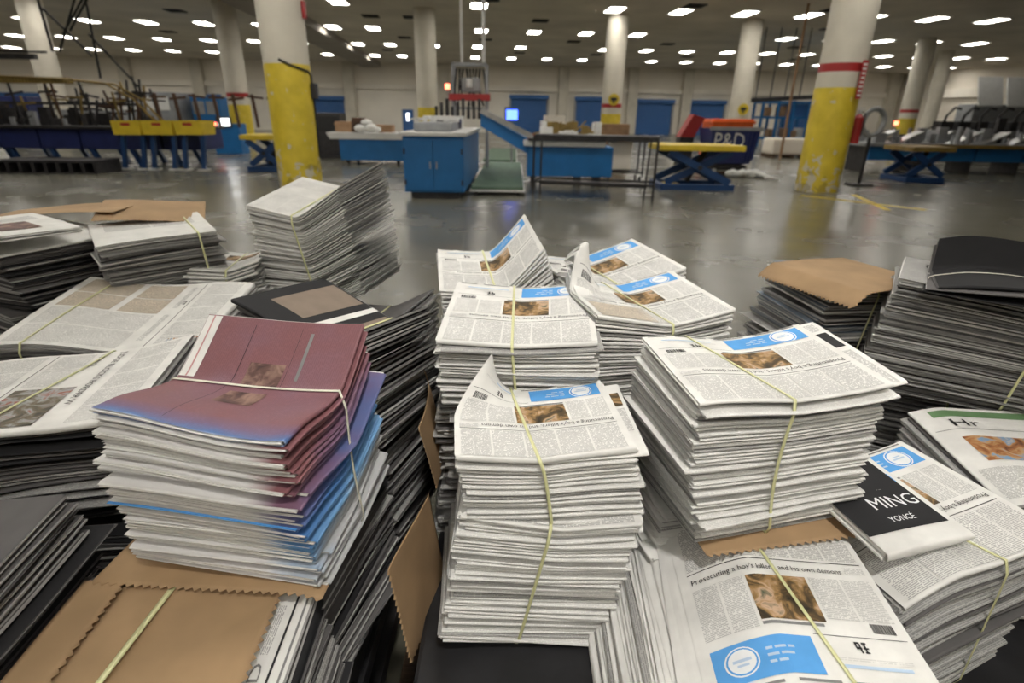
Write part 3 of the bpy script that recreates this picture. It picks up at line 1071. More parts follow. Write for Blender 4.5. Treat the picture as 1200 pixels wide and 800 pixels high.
# ---- left stacks
MR = ('maroon_print', 'newsprint')
L1 = Bundle(0.30, 0.285, 0.245, 26, [
    bend_y(0.01, 8, 40, 1, 0.9, 0.012),
    zf(lambda x, y, t: t * 0.014 * sm((-y - 0.01) / 0.10)),
    zf(lambda x, y, t: t ** 2 * (0.012 * np.sin(11 * (x + 0.02)) * np.clip(-y / 0.15, 0, 1) * -1)),
    zf(lambda x, y, t: 0.006 * (x / 0.15) * t + 0.004 * np.sin(13 * x + 4 * t) * t),
    zf(lambda x, y, t: -0.008 * x / 0.15 * (1 - t))],
    fan=lambda t: (0.012 * (1 - t), -0.012 * np.sin(3 * (1 - t))), twist=0.09, fold='right')
mprint = {'rot': 90, 'items': []}
mitems = [('r', 0.30, 0.94, 0.999, 0.999, 'newsprint'), ]
sp = {24: dict(mats=('maroon_spine', 'newsprint'))}
L1o = bundle('maroon and blue printed newspaper bundle on brown paper', (112, 494), 1.085, -11, L1, 'maroon', 41, topmats=('maroon_print', 'newsprint'), jit=0.007, leaves=2, special={17: dict(mats=('maroon_spine', 'blue_ink'), off=(-0.004, -0.006), rz=0.0)},
             top={'rot': 180, 'items': [('r', 0.90, 0.56, 0.995, 0.99, 'newsprint'), ('r', 0.945, 0.56, 0.955, 0.99, 'rose_ink', 2), ('r', 0.38, 0.52, 0.60, 0.70, 'rose_photo'), ('r', 0.38, 0.30, 0.60, 0.46, 'rose_photo'),
                                        ('r', 0.66, 0.05, 0.663, 0.95, 'black_ink'), ('r', 0.36, 0.55, 0.362, 0.95, 'black_ink'), ('r', 0.28, 0.60, 0.30, 0.92, 'grey_ink')]},
             straps=[dict(axis='x', a=(0.005, 0.01), bot=(0.02, 0.0), mat='white_strap_plastic')])
k1 = kraft_sheet('kraft_sheet', 0.36, 0.34, lambda x, y: (x, y, 0.003 * np.sin(9 * x) - 0.3 * np.clip(x - 0.15, 0, 1)), loc=(-0.445, 0.800, 0.836), rz=math.radians(-4), teeth='f')
tag(k1, 'brown paper sheet with a zigzag edge under the maroon and blue bundle', 'wrapping paper')
L1b = Bundle(0.32, 0.30, 0.28, 28, [waves(0.003)], fan=lambda t: (0.02 * (1 - t), 0.0), twist=-0.1, fold='left')
bundle('dark edged newspaper bundle under the maroon and blue one', (0, 0), 0.832, -8, L1b, 'dark', 42, jit=0.010, xy=(-0.45, 0.85), straps=[dict(a=(0.0, 0.0))])
L2 = Bundle(0.33, 0.34, 0.27, 26, [waves(0.003)], fan=lambda t: (0.03 * (1 - t), 0.0), twist=-0.1, fold='left')
L2o = bundle('newspaper bundle wrapped on top in brown paper, nearest the camera', (0, 0), 0.818, 3, L2, 'dark', 43, jit=0.008, xy=(-0.455, 0.475), topmats=('newsprint', 'newsprint_grey'),
             top={'rot': 270, 'items': [('t', 0.42, 0.90, 0.06, 'R D', 'grey_ink', 0.20), ('r', 0.66, 0.86, 0.90, 0.90, 'newsprint_column'), ('r', 0.05, 0.93, 0.95, 0.94, 'black_ink'), ('r', 0.05, 0.975, 0.95, 0.985, 'grey_ink')]})
kraft_sheet('kraft_cover', 0.285, 0.36, lambda x, y: (x, y, 0.274 + 0.003 * np.sin(8 * x + 5 * y) + 0.004 * np.sin(15 * x - 7 * y) ** 2), parent=L2o, loc=(-0.025, 0.0, 0), teeth='lr')
kraft_sheet('kraft_cover', 0.06, 0.36, lambda x, y: (x, y, 0.281 + 0.003 * np.sin(9 * y)), parent=L2o, loc=(-0.155, 0.0, 0), rz=0.0, teeth='r')
strap(L2, L2o, a=(-0.075, -0.045), off=0.01, t_top=1.03, mat='strap_plastic', w=0.009)

L3 = Bundle(0.44, 0.36, 0.20, 18, [waves(0.009, 13, 1, 3), zf(lambda x, y, t: 0.02 * t * (x / 0.18)), corner(-0.18, -0.17, 0.16, 0.05, 0.3)], fan=lambda t: (0.02 * (1 - t), 0), twist=0.1, fold='front')


def turned(items, rot):
    return {'rot': rot, 'items': items}


colsA = columns([0.03, 0.22, 0.41, 0.60, 0.79, 0.97], 0.05, 0.25, 'newsprint_fine_column')
L3items = [('t', 0.05, 0.33, 0.05, 'JUDGE BLOCKS BORDER W', 'black_ink', 0.70), ('r', 0.52, 0.36, 0.95, 0.60, 'street_photo'),
           ('t', 0.05, 0.42, 0.045, 'COUNCIL', 'black_ink', 0.20), ('r', 0.03, 0.62, 0.97, 0.624, 'black_ink'), ('t', 0.52, 0.68, 0.04, 'PROTESTERS', 'black_ink', 0.3)] + colsA \
    + columns([0.03, 0.25, 0.49], 0.45, 0.60, 'newsprint_fine_column') + columns([0.03, 0.25, 0.49], 0.66, 0.97, 'newsprint_fine_column') + columns([0.52, 0.74, 0.97], 0.72, 0.97, 'newsprint_fine_column')
bundle('newspaper bundle with a street photograph and bold capital headlines', (0, 0), 1.0, 12, L3, 'dark', 44, jit=0.012, xy=(-0.905, 0.955), topmats=('newsprint', 'newsprint_grey'),
       top=turned(L3items, 90), straps=[dict(a=(-0.03, 0.05), mat='strap_plastic', w=0.006)])
L3b = Bundle(0.46, 0.38, 0.22, 18, [waves(0.008, 14, 2, 5), slope_y(0.035), slope_x(-0.01)], fan=lambda t: (0.02 * (1 - t), 0), fold='right')
L3bi = colsA + [('r', 0.03, 0.28, 0.97, 0.284, 'black_ink'), ('r', 0.08, 0.32, 0.40, 0.35, 'newsprint_column'), ('r', 0.5, 0.32, 0.85, 0.35, 'newsprint_column')] \
    + columns([0.03, 0.26, 0.49], 0.40, 0.62, 'newsprint_tan_column') + columns([0.50, 0.74, 0.97], 0.40, 0.95, 'newsprint_fine_column') + columns([0.03, 0.26, 0.49], 0.66, 0.95, 'newsprint_tan_column') + [('r', 0.82, 0.02, 0.98, 0.2, 'orange_photo')]
L3bi += emblem(0.30, 0.30, 0.05)
bundle('newspaper bundle showing a page of tan columns, behind the street photograph', (0, 0), 1.0, 2, L3b, 'dark', 45, jit=0.010, xy=(-0.97, 1.350), topmats=('newsprint', 'newsprint_grey'),
       top=turned(L3bi, 90), straps=[dict(a=(-0.15, -0.15))])
L3c = Bundle(0.34, 0.32, 0.24, 22, [waves(0.003)], fan=lambda t: (0.02 * (1 - t), 0.0), twist=-0.1, fold='left')
bundle('dark newspaper bundle under the street photograph', (0, 0), 0.79, 8, L3c, 'dark', 46, jit=0.012, xy=(-0.86, 0.93), straps=[dict(a=(0.0, 0.0))])
L3d = Bundle(0.34, 0.34, 0.25, 20, [waves(0.003)], twist=-0.1, fold='left')
bundle('dark newspaper bundle under the page of tan columns', (0, 0), 0.80, 3, L3d, 'dark', 47, jit=0.012, xy=(-0.90, 1.32), straps=[dict(a=(0.0, 0.0))])
L3e = Bundle(0.34, 0.30, 0.185, 20, [waves(0.010, 16, 1, 9), slope_x(-0.02)], fan=lambda t: (0.015 * (1 - t), 0), fold='left')
bundle('newspaper bundle of dark inked pages beside the one wrapped in brown paper', (0, 0), 0.945, 3, L3e, 'dark', 48, jit=0.012, xy=(-0.855, 0.55), topmats=('newsprint_ink_shade', 'newsprint_grey'), straps=[dict(a=(-0.1, -0.1))])
L3f = Bundle(0.34, 0.32, 0.20, 18, [waves(0.004)], fan=lambda t: (0.02 * (1 - t), 0), fold='left', twist=0.06)
bundle('dark newspaper bundle on the deck at the foot of the dark inked pages', (0, 0), 0.755, 3, L3f, 'dark', 49, jit=0.012, xy=(-0.845, 0.57), straps=[dict(a=(-0.1, -0.1))])

L4 = Bundle(0.36, 0.34, 0.17, 18, [waves(0.006, 8, 2), bend_x(0.05, 3, -6), ], fan=lambda t: (0.03 * (1 - t), 0), fold='right', twist=0.1)
bundle('dark edged newspaper bundle with rounded folds, carrying the pink page', (0, 0), 1.165, -25, L4, 'dark', 51, jit=0.006, xy=(-1.42, 1.62), topmats=('newsprint', 'newsprint_grey'), straps=[dict(a=(-0.1, -0.1))])
L4p = Bundle(0.30, 0.28, 0.02, 1, [waves(0.005, 9)])
pk = thing('newspaper', 'newspaper with a pink strip and a dark photograph, lying on the rounded folds', 'newspaper', (-1.40, 1.50, 1.182), math.radians(-30))
build_newspaper(L4p, pk, 0, 0.95, (0, 0), 0, WT, random.Random(8), True, {'rot': 0, 'items': [('r', 0.1, 0.70, 0.99, 0.98, 'rose_ink'), ('r', 0.45, 0.25, 0.8, 0.62, 'rose_photo')] + columns([0.1, 0.4], 0.1, 0.6)}, 2, name='folded_section')
L4b = Bundle(0.38, 0.34, 0.20, 22, [waves(0.004, 8)], fan=lambda t: (0.03 * (1 - t), 0), fold='left', twist=0.1)
bundle('dark newspaper bundle below the one carrying the pink page', (0, 0), 0.99, -28, L4b, 'dark', 52, jit=0.008, xy=(-1.40, 1.60), straps=[dict(a=(-0.1, -0.1))])
L4c = Bundle(0.38, 0.34, 0.24, 20, [waves(0.004, 8)], fold='left')
bundle('dark newspaper bundle at the foot of the stack with the pink page', (0, 0), 0.79, -20, L4c, 'dark', 53, jit=0.008, xy=(-1.38, 1.58), straps=[dict(a=(-0.1, -0.1))])
L5 = Bundle(0.30, 0.28, 0.15, 14, [waves(0.005, 10, 1), slope_y(0.02), slope_x(0.02)], fan=lambda t: (0.01 * (1 - t), 0), fold='back')
bundle('newspaper bundle with white upper papers and brown paper tucked on it', (112, 287), 1.16, 38, L5, 'grey', 54, jit=0.008, topmats=('newsprint', 'newsprint'),
       top={'rot': 180, 'items': columns([0.1, 0.5, 0.9], 0.5, 0.9)}, straps=[dict(a=(0.1, 0.1))])
k5 = kraft_sheet('kraft_sheet', 0.30, 0.26, lambda x, y: (x, y, 0.010 * np.sin(10 * x + 3) + 0.015 * y / 0.15), loc=(-1.185, 1.845, 1.195), rz=math.radians(26), teeth='bf')
tag(k5, 'brown paper sheet lying across the bundle with white upper papers', 'wrapping paper')
k6 = kraft_sheet('kraft_sheet', 0.40, 0.20, lambda x, y: (x, y, 0.010 * np.sin(8 * x + 1) + 0.03 * x), loc=(-1.45, 1.80, 1.195), rz=math.radians(8), teeth='b')
tag(k6, 'brown paper sheet with a notched rim behind the pink page', 'wrapping paper')
L5b = Bundle(0.31, 0.29, 0.18, 18, [waves(0.004, 10)], fan=lambda t: (0.0, 0.0), fold='back', twist=0.1)
bundle('dark newspaper bundle under the one with white upper papers', (0, 0), 1.005, 27, L5b, 'dark', 55, jit=0.010, xy=(-1.10, 1.84), straps=[dict(a=(0.1, 0.1))])
L5c = Bundle(0.32, 0.30, 0.27, 22, [waves(0.004, 10)], fold='back', twist=0.1)
bundle('dark newspaper bundle at the foot of the stack with white upper papers', (0, 0), 0.82, 20, L5c, 'dark', 56, jit=0.010, xy=(-1.10, 1.86), straps=[dict(a=(0.1, 0.1))])
L8 = Bundle(0.20, 0.24, 0.20, 16, [waves(0.004, 10), bend_x(0.0, 0, 15), pinch(0, 0.02)], fan=lambda t: (0, 0))
bundle('small white newspaper bundle between the tall bent bundle and the white upper papers', (0, 0), 1.05, 10, L8, 'white', 57, jit=0.010, xy=(-0.885, 1.74), topmats=WT,
       top={'rot': 180, 'items': columns([0.1, 0.5, 0.9], 0.1, 0.4) + [('r', 0.2, 0.5, 0.7, 0.8, 'news_photo')]}, straps=[dict(a=(0.0, 0.0))])
L8b = Bundle(0.20, 0.24, 0.29, 20, [waves(0.004, 10)], twist=0.1)
bundle('newspaper bundle at the foot beneath the small white one', (0, 0), 0.84, 12, L8b, 'grey', 58, jit=0.010, xy=(-0.885, 1.75), straps=[dict(a=(0.0, 0.0))])

L6 = Bundle(0.34, 0.30, 0.30, 32, [bend_x(-0.01, 27, 34, 1, 1.2), pinch(-0.01, 0.025, 1.5, 1.1, 0, 1), slope_y(0.05, 1.5)], fan=lambda t: (0.03 * (1 - t), -0.0), twist=0.06)
bundle('tall white newspaper bundle bent upward on one side', (290, 250), 1.215, -14, L6, 'white', 61, jit=0.006, topmats=WT,
       top={'rot': 180, 'items': columns([0.55, 0.75, 0.95], 0.04, 0.5, 'newsprint_printed') + [('r', 0.34, 0.55, 0.5, 0.8, 'grey_ink')] + columns([0.55, 0.95], 0.7, 0.9, 'newsprint_printed')},
       straps=[dict(a=(-0.02, -0.02), bot=(0.01, 0), mat='strap_plastic')])
L6b = Bundle(0.34, 0.30, 0.35, 32, [bend_x(0.0, 15, 28, 1), ], fan=lambda t: (0.02 * (1 - t), -0.0), fold='front')
bundle('newspaper bundle with spread slanting edges at the foot of the tall bent one', (0, 0), 0.915, -12, L6b, 'grey', 62, jit=0.008, xy=(-0.43, 1.58), straps=[dict(a=(0.0, 0.0))])
L7 = Bundle(0.34, 0.28, 0.24, 22, [bend_x(0.085, 15, 40, 1, 1.2), bend_x(0.06, 0, 19, -1, 1.2), slope_y(-0.03), waves(0.005, 16, 1)], fan=lambda t: (0.02 * (1 - t), 0), fold='front', twist=0.05)
bundle('dark newspaper bundle with black and brown pages bent into a trough', (272, 384), 1.06, -24, L7, 'brown', 63, jit=0.012, topmats=('newsprint_black', 'newsprint_grey'), leaves=3,
       top={'rot': 0, 'items': [('r', 0.12, 0.03, 0.40, 0.75, 'newsprint_brown'), ('r', 0.6, 0.03, 0.82, 0.97, 'newsprint_brown'), ('r', 0.47, 0.0, 0.52, 1.0, 'newsprint'), ('r', 0.85, 0.0, 0.99, 1.0, 'newsprint')]},
       straps=[dict(a=(0.06, 0.05), bot=(0.07, 0.05), mat='strap_plastic')])
L7b = Bundle(0.34, 0.30, 0.265, 26, [bend_x(0.03, 8, 25, 1)], fan=lambda t: (0.02 * (1 - t), 0), fold='front', twist=0.05)
bundle('dark newspaper bundle at the foot of the bent black and brown one', (0, 0), 0.815, -20, L7b, 'dark', 64, jit=0.010, xy=(-0.40, 1.22), straps=[dict(a=(0.0, 0.0))])

# ---- brown paper flaps beside the middle stack
kf1 = kraft_sheet('kraft_sheet', 0.22, 0.20, lambda x, y: (0.02 * np.sin(9 * y) + x * 0.12, y, -x * 0.98), loc=(-0.166, 0.80, 0.70), rz=math.radians(-2), teeth='rf')
tag(kf1, 'brown paper sheet standing on edge low against the curled stack', 'wrapping paper')
kf2 = kraft_sheet('kraft_sheet', 0.16, 0.24, lambda x, y: (0.015 * np.sin(14 * y + 1) + x * 0.2 - 0.02 * np.clip(x, 0, 1), y, -x * 0.95 + 0.01 * np.sin(20 * y)), loc=(-0.178, 1.07, 0.86), rz=math.radians(10), teeth='f')
tag(kf2, 'crumpled brown paper sheet standing on edge high against the flat white stack', 'wrapping paper')


# ---- carts that carry the bundles
def cart(label, x0, x1, y0, y1, ztop, loc_rz=0.0):
    cx, cy = (x0 + x1) / 2, (y0 + y1) / 2
    t = thing('platform_cart', label, 'cart', (cx, cy, 0), loc_rz)
    w, d = (x1 - x0) / 2, (y1 - y0) / 2
    MB().box(-w, w, -d, d, ztop - 0.05, ztop, 0.008).build('deck', 'black_plastic', t)
    m = MB()
    n = max(3, int((x1 - x0) / 0.25))
    for k in range(n + 1):
        xx = -w + 0.03 + (2 * w - 0.06) * k / n
        m.box(xx - 0.02, xx + 0.02, -d + 0.01, d - 0.01, ztop - 0.11, ztop - 0.0505, 0.004)
    m.build('runner', 'black_plastic', t)
    MB().box(-w, w, -d, d, ztop - 0.16, ztop - 0.111, 0.006).build('lower_deck', 'black_plastic', t)
    f = MB()
    for sx in (-1, 1):
        f.bar((sx * (w - 0.05), -d + 0.05, 0.17), (sx * (w - 0.05), d - 0.05, 0.17), 0.05)
    for sy in (-1, 1):
        f.bar((-w + 0.05, sy * (d - 0.05), 0.17), (w - 0.05, sy * (d - 0.05), 0.17), 0.05)
    for sx in (-1, 1):
        for sy in (-1, 1):
            f.bar((sx * (w - 0.05), sy * (d - 0.05), 0.17), (sx * (w - 0.05), sy * (d - 0.05), ztop - 0.155), 0.05)
    f.build('frame', 'dark_steel', t)
    for sx in (-1, 1):
        for sy in (-1, 1):
            c = MB().box(sx * (w - 0.07) - 0.025, sx * (w - 0.07) + 0.025, sy * (d - 0.08) - 0.03, sy * (d - 0.08) + 0.03, 0.10, 0.15, 0.004).build('caster', 'dark_steel', t)
            MB().cyl((sx * (w - 0.07) - 0.018, sy * (d - 0.08), 0.062), (sx * (w - 0.07) + 0.018, sy * (d - 0.08), 0.062), 0.062, seg=20).build('wheel', 'rubber', c)
    return t


cart('black platform cart under the maroon, dark and bent newspaper stacks', -1.68, -0.29, 0.28, 2.05, 0.55)
cart('black platform cart under the middle and large white newspaper stacks', -0.16, 0.62, 0.42, 1.78, 0.61)
cart('black platform cart under the grey, bluish grey and half covered stacks', 0.64, 1.42, 0.50, 1.80, 0.555)
pl = thing('wooden_pallet', 'dark wooden pallet lying on the floor between the two carts', 'pallet', (-0.225, 0.95, 0), 0)
for k in range(3):
    MB().box(-0.055 + 0.0, 0.055, -0.5 + 0.42 * k, -0.5 + 0.42 * k + 0.12, 0.0, 0.09, 0.003).build('block', 'pallet_wood', pl)
MB().box(-0.06, 0.06, -0.52, 0.50, 0.091, 0.112, 0.003).build('top_board', 'pallet_wood', pl)


# ================================================================== THE HALL
CEIL = 5.5
WALL_Y = 54.0
YAW = math.radians(5.0)      # the hall is turned a little against the camera
EX, EY = Vector((math.cos(YAW), math.sin(YAW), 0)), Vector((-math.sin(YAW), math.cos(YAW), 0))


def hall(x, y, z=0.0):
    return EX * x + EY * y + Vector((0, 0, z))


def hall_obj(o):
    o.rotation_euler = (0, 0, YAW)
    return o


fl = MB().box(-45, 45, -8, WALL_Y + 0.0, -0.2, 0.0).build('floor', 'polished_concrete')
struct(hall_obj(fl))
ce = MB().box(-45, 45, -8, WALL_Y + 0.2, CEIL, CEIL + 0.2).build('ceiling', 'ceiling_paint')
struct(hall_obj(ce))
struct(hall_obj(MB().box(-45, 45, WALL_Y, WALL_Y + 0.3, 0, CEIL).build('wall_back', 'wall_paint')))
struct(hall_obj(MB().box(-45.3, -45, -8, WALL_Y, 0, CEIL).build('wall_left', 'wall_paint')))
struct(hall_obj(MB().box(41, 41.3, -8, WALL_Y, 0, CEIL).build('wall_right', 'wall_grey')))
struct(hall_obj(MB().box(-45, 45, -8.3, -8, 0, CEIL).build('wall_front', 'wall_grey')))
# upper wall is a darker set-back panel above a ledge
ud = MB().box(-45, 45, WALL_Y - 0.05, WALL_Y, 3.75, CEIL - 0.002).build('trim_1', 'wall_grey')
struct(hall_obj(ud))
struct(hall_obj(MB().box(-45, 45, WALL_Y - 0.4, WALL_Y - 0.05, 3.45, 3.85, 0.02).build('trim_2', 'wall_paint')))
struct(hall_obj(MB().box(40.7, 40.99, -8, WALL_Y - 0.45, 3.3, 4.0, 0.02).build('trim_40', 'wall_paint')))
struct(hall_obj(MB().box(-8.6, -6.9, 20, WALL_Y - 0.45, CEIL - 0.35, CEIL).build('trim_3', 'beam_paint')))


def hx_of(px, py, yh):
    """hall x where the ray through (px, py) meets the hall plane y = yh"""
    d = ray(px, py)
    k = yh / d.dot(EY)
    return d.dot(EX) * k, CAM_H + d.z * k


n_trim = 4
for px in (152, 235, 410, 521, 660, 741, 805, 1045, 1135):
    x, _ = hx_of(px, 110, WALL_Y - 0.4)
    struct(hall_obj(MB().box(x - 0.45, x + 0.45, WALL_Y - 0.65, WALL_Y - 0.06, 0, CEIL - 0.003, 0.03).build('trim_%d' % n_trim, 'cream_paint')))
    n_trim += 1

# roll-up dock doors
nd = 1
for x0p, x1p, ytop in ((0, 42, 108), (222, 256, 110), (365, 402, 112), (599, 641, 111), (676, 712, 113), (748, 789, 116), (806, 850, 117), (918, 960, 120)):
    xa, zt = hx_of(x0p, ytop, WALL_Y - 0.2)
    xb, _ = hx_of(x1p, ytop, WALL_Y - 0.2)
    zt = min(zt, 3.4)
    m = MB()
    nn = 14
    for k in range(nn):
        z0, z1 = zt * k / nn, zt * (k + 1) / nn
        m.box(xa, xb, WALL_Y - 0.10 - 0.015 * (k % 2), WALL_Y - 0.001, z0 + 0.005, z1 - 0.005)
    d = m.build('door_%d' % nd, 'door_blue')
    struct(hall_obj(d))
    b = MB().box(xa - 0.15, xb + 0.15, WALL_Y - 0.45, WALL_Y - 0.001, zt - 0.35, zt, 0.05).build('door_housing', 'door_blue', d)
    f = MB()
    for xx in (xa - 0.1, xb + 0.1):
        f.box(xx - 0.08, xx + 0.08, WALL_Y - 0.2, WALL_Y - 0.001, 0, zt - 0.36, 0.01)
    f.build('door_guide', 'steel', d)
    nd += 1
xa, zt = hx_of(471, 128, WALL_Y - 0.2)
xb, _ = hx_of(484, 128, WALL_Y - 0.2)
d = MB().box(xa, xb, WALL_Y - 0.12, WALL_Y - 0.001, 0, zt, 0.01).build('door_%d' % nd, 'door_blue')
struct(hall_obj(d))
MB().box(xa + 0.35, xa + 0.62, WALL_Y - 0.14, WALL_Y - 0.121, 0.9, zt - 0.3, 0.01).build('door_glass', 'door_glass_glow', d)

# ---- ceiling lamps
lamp = thing('ceiling_light', 'bright rectangular fluorescent lamp set in the dark ceiling', 'ceiling light', hall(0, 0, CEIL), YAW, 'rectangular lamps of the hall ceiling')
fr = MB()
for a in ((-0.36, 0.36, -0.67, -0.62), (-0.36, 0.36, 0.62, 0.67), (-0.36, -0.31, -0.62, 0.62), (0.31, 0.36, -0.62, 0.62)):
    fr.box(a[0], a[1], a[2], a[3], -0.055, -0.001, 0.004)
fr.build('frame', 'white_plastic', lamp)
MB().box(-0.31, 0.31, -0.62, 0.62, -0.045, -0.002, 0.004).build('diffuser', 'lamp_glow', lamp)
first = True
rows = [(-3.8, 4), (3.4, 3), (10.6, 4), (17.9, 6), (25.2, 9), (32.3, 11), (39.5, 14), (46.8, 17)]
for yr_, half in rows:
    off_ = 0.3 if yr_ > 30 else 0.0
    for i in range(-half, half + 1):
        x = i * 2.72 - 2.0 + off_
        if x < -44 or x > 40 or (-9.2 < x < -6.4 and yr_ > 18):
            continue
        if yr_ > 20 and RNG.random() < 0.07:
            continue
        if first:
            lamp.location = hall(x, yr_, CEIL)
            first = False
        else:
            dup(lamp, hall(x, yr_, CEIL))
for k, yy in enumerate((25.2, 32.3, 39.5, 46.8)):
    dup(lamp, hall(-6.4, yy, CEIL), label='fluorescent lamp in the slanting row beside the ceiling beam', group='lamps beside the ceiling beam')

# ---- air vents
vent = thing('ceiling_vent', 'small dark air vent between the ceiling lamps', 'vent', hall(0, 0, CEIL), YAW, 'dark air vents of the hall ceiling')
v = MB()
for a in ((-0.36, 0.36, -0.36, -0.31), (-0.36, 0.36, 0.31, 0.36), (-0.36, -0.31, -0.31, 0.31), (0.31, 0.36, -0.31, 0.31)):
    v.box(a[0], a[1], a[2], a[3], -0.04, -0.001)
v.build('frame', 'vent_black', vent)
v = MB()
for k in range(7):
    v.box(-0.31, 0.31, -0.29 + k * 0.09, -0.25 + k * 0.09, -0.03, -0.002)
v.build('louvres', 'vent_black', vent)
first = True
for yr_, xs in ((24.0, (-15, -4.6, 1.1, 9.0, 14.6)), (28.7, (-12.3, -4.0, -2.2, 3.6, 17.5)), (36, (-16, -3.2, 1.4, 6.5, 12.1, 20)), (43, (-12, -5, 4, 9.4, 16, 24))):
    for x in xs:
        if first:
            vent.location = hall(x, yr_, CEIL)
            first = False
        else:
            dup(vent, hall(x, yr_, CEIL))


# ---- columns
def column(label, base, r, band=None, stripe=None, extra=None):
    """round concrete column: painted shaft, yellow foot band, red ring"""
    t = thing('column', label, 'column', (base.x, base.y, 0), 0)
    z0 = 0.0
    if band:
        MB().cyl((0, 0, 0), (0, 0, band), r * 1.004, seg=48).build('yellow_band', 'chipped_yellow_paint', t, True)
        z0 = band
    if stripe:
        MB().cyl((0, 0, z0), (0, 0, stripe), r, seg=48).build('shaft', 'cream_paint', t, True)
        MB().cyl((0, 0, stripe), (0, 0, stripe + 0.16), r * 1.006, seg=48).build('red_ring', 'red_paint', t, True)
        z0 = stripe + 0.16
    MB().cyl((0, 0, z0), (0, 0, CEIL - 0.002), r, seg=48).build('shaft', 'cream_paint', t, True)
    return t


pA = at_z(345, 221, 0)
pA.y += 0.45
cA = column('big yellow and cream column with chipped paint and a black cord', pA, 0.445, 2.38)
ct = MB().tube([(0.02, -0.45, 2.45), (0.2, -0.42, 2.36), (0.36, -0.3, 2.30), (0.45, -0.1, 2.26), (0.46, 0.02, 2.2), (0.47, 0.02, 1.4), (0.47, 0.0, 0.6)], 0.022)
tag(ct.build('power_cord', 'rubber'), 'black cord tied round the chipped yellow column', 'cord').location = cA.location
bx = MB().box(0.45, 0.56, -0.08, 0.10, 1.75, 2.05, 0.02).build('switch_box', 'dark_steel')
tag(bx, 'dark switch box on the side of the chipped yellow column', 'switch box').location = cA.location
al = MB().cyl((0.447, 0, 3.75), (0.52, 0, 3.75), 0.16, seg=24).cyl((0.52, 0, 3.75), (0.57, 0, 3.75), 0.09, seg=24).box(0.448, 0.50, -0.08, 0.08, 3.2, 3.5, 0.01)
tag(al.build('alarm_bell', 'red_paint', None, True), 'red alarm bell high on the chipped yellow column', 'alarm').location = cA.location

pB = at_z(968, 226, 0)
pB.y += 0.45
cB = column('big yellow and cream column with a red ring and a fire extinguisher', pB, 0.445, 2.12, 2.42)
sg = thing('warning_strip', 'narrow red and white lettered strip hanging on the column with the red ring', 'sign', (cB.location.x, cB.location.y, 0))
m = MB()
m.box(0.16, 0.27, -0.475, -0.455, 1.90, 2.62, 0.003)
m.build('strip', 'red_paint', sg).rotation_euler = (0, 0, 0)
m = MB()
for k in range(8):
    m.box(0.175, 0.255, -0.48, -0.4755, 1.95 + 0.082 * k, 1.99 + 0.082 * k)
m.build('lettering', 'white_plastic', sg)
ex = thing('fire_extinguisher', 'dark red fire extinguisher hanging on the column with the red ring', 'fire extinguisher', (cB.location.x + 0.56, cB.location.y - 0.06, 1.02), 0)
MB().cyl((0, 0, 0), (0, 0, 0.52), 0.10, seg=24).cyl((0, 0, 0.52), (0, 0, 0.60), 0.10, 0.035, 24).build('cylinder_body', 'red_paint', ex, True)
MB().cyl((0, 0, 0.60), (0, 0, 0.67), 0.03).box(-0.02, 0.12, -0.015, 0.015, 0.66, 0.69, 0.004).box(-0.02, 0.10, -0.015, 0.015, 0.71, 0.73, 0.004).build('valve', 'white_plastic', ex)
MB().tube([(0.02, 0, 0.64), (0.12, 0, 0.62), (0.14, 0, 0.45), (0.125, 0, 0.15)], 0.014).build('hose', 'rubber', ex)
MB().box(-0.112, -0.095, -0.05, 0.05, 0.3, 0.36, 0.004).build('bracket', 'dark_steel', ex)

COLS = [
    (38, 20, 26.5, 0.44, None, None, 'cream column rising behind the overhead conveyor'),
    (264, 20, 26.5, 0.44, 1.75, 2.05, 'cream column with a yellow foot beyond the scissor table'),
    (497, 20, 26.5, 0.44, 1.75, None, 'plain cream column behind the blue cabinet'),
    (724, 25, 26.5, 0.44, 1.60, 1.86, 'cream column with a red ring and a round yellow sign, behind the cluttered conveyor'),
    (882, 28, 27.0, 0.44, 1.40, None, 'cream column with a round yellow sign behind the dark blue bin'),
    (1088, 45, 31.0, 0.44, 1.60, 1.9, 'cream column leaning into view behind the long feeder machine'),
    (1112, 55, 36.0, 0.40, None, None, 'dim cream column farthest behind the long feeder machine'),
]
for px, py, yd, r, bd, st, lb in COLS:
    x, _ = hx_of(px, py, yd)
    c = column(lb, hall(x, yd), r, bd, st)
    if 'yellow sign' in lb:
        s = MB().cyl((0, -0.50, 0), (0, -0.455, 0), 0.24, seg=28)
        s.build('round_sign', 'yellow_enamel', None, True)
        o = bpy.data.objects['round_sign'] if 'round_sign' in bpy.data.objects else None
for i, (px, py, lb) in enumerate(((718, 117, 'round yellow sign on the column with the red ring behind the cluttered conveyor'), (855, 128, 'round yellow sign on the column behind the dark blue bin'))):
    nm = [o for o in bpy.data.objects if o.name.startswith('round_sign')][i]
    cc = [o for o in bpy.data.objects if o.name.startswith('column') and ('cluttered conveyor' if i == 0 else 'dark blue bin') in o.get('label', '')][0]
    p = at_y(px, py, cc.location.y)
    nm.location = (cc.location.x, cc.location.y, p.z)
    tag(nm, lb, 'sign', 'round yellow column signs')
    MB().box(-0.13, 0.13, -0.508, -0.5005, -0.05, 0.08, 0.003).box(-0.05, 0.05, -0.508, -0.5005, -0.14, -0.06, 0.003).build('dark_symbol', 'black_plastic', nm)

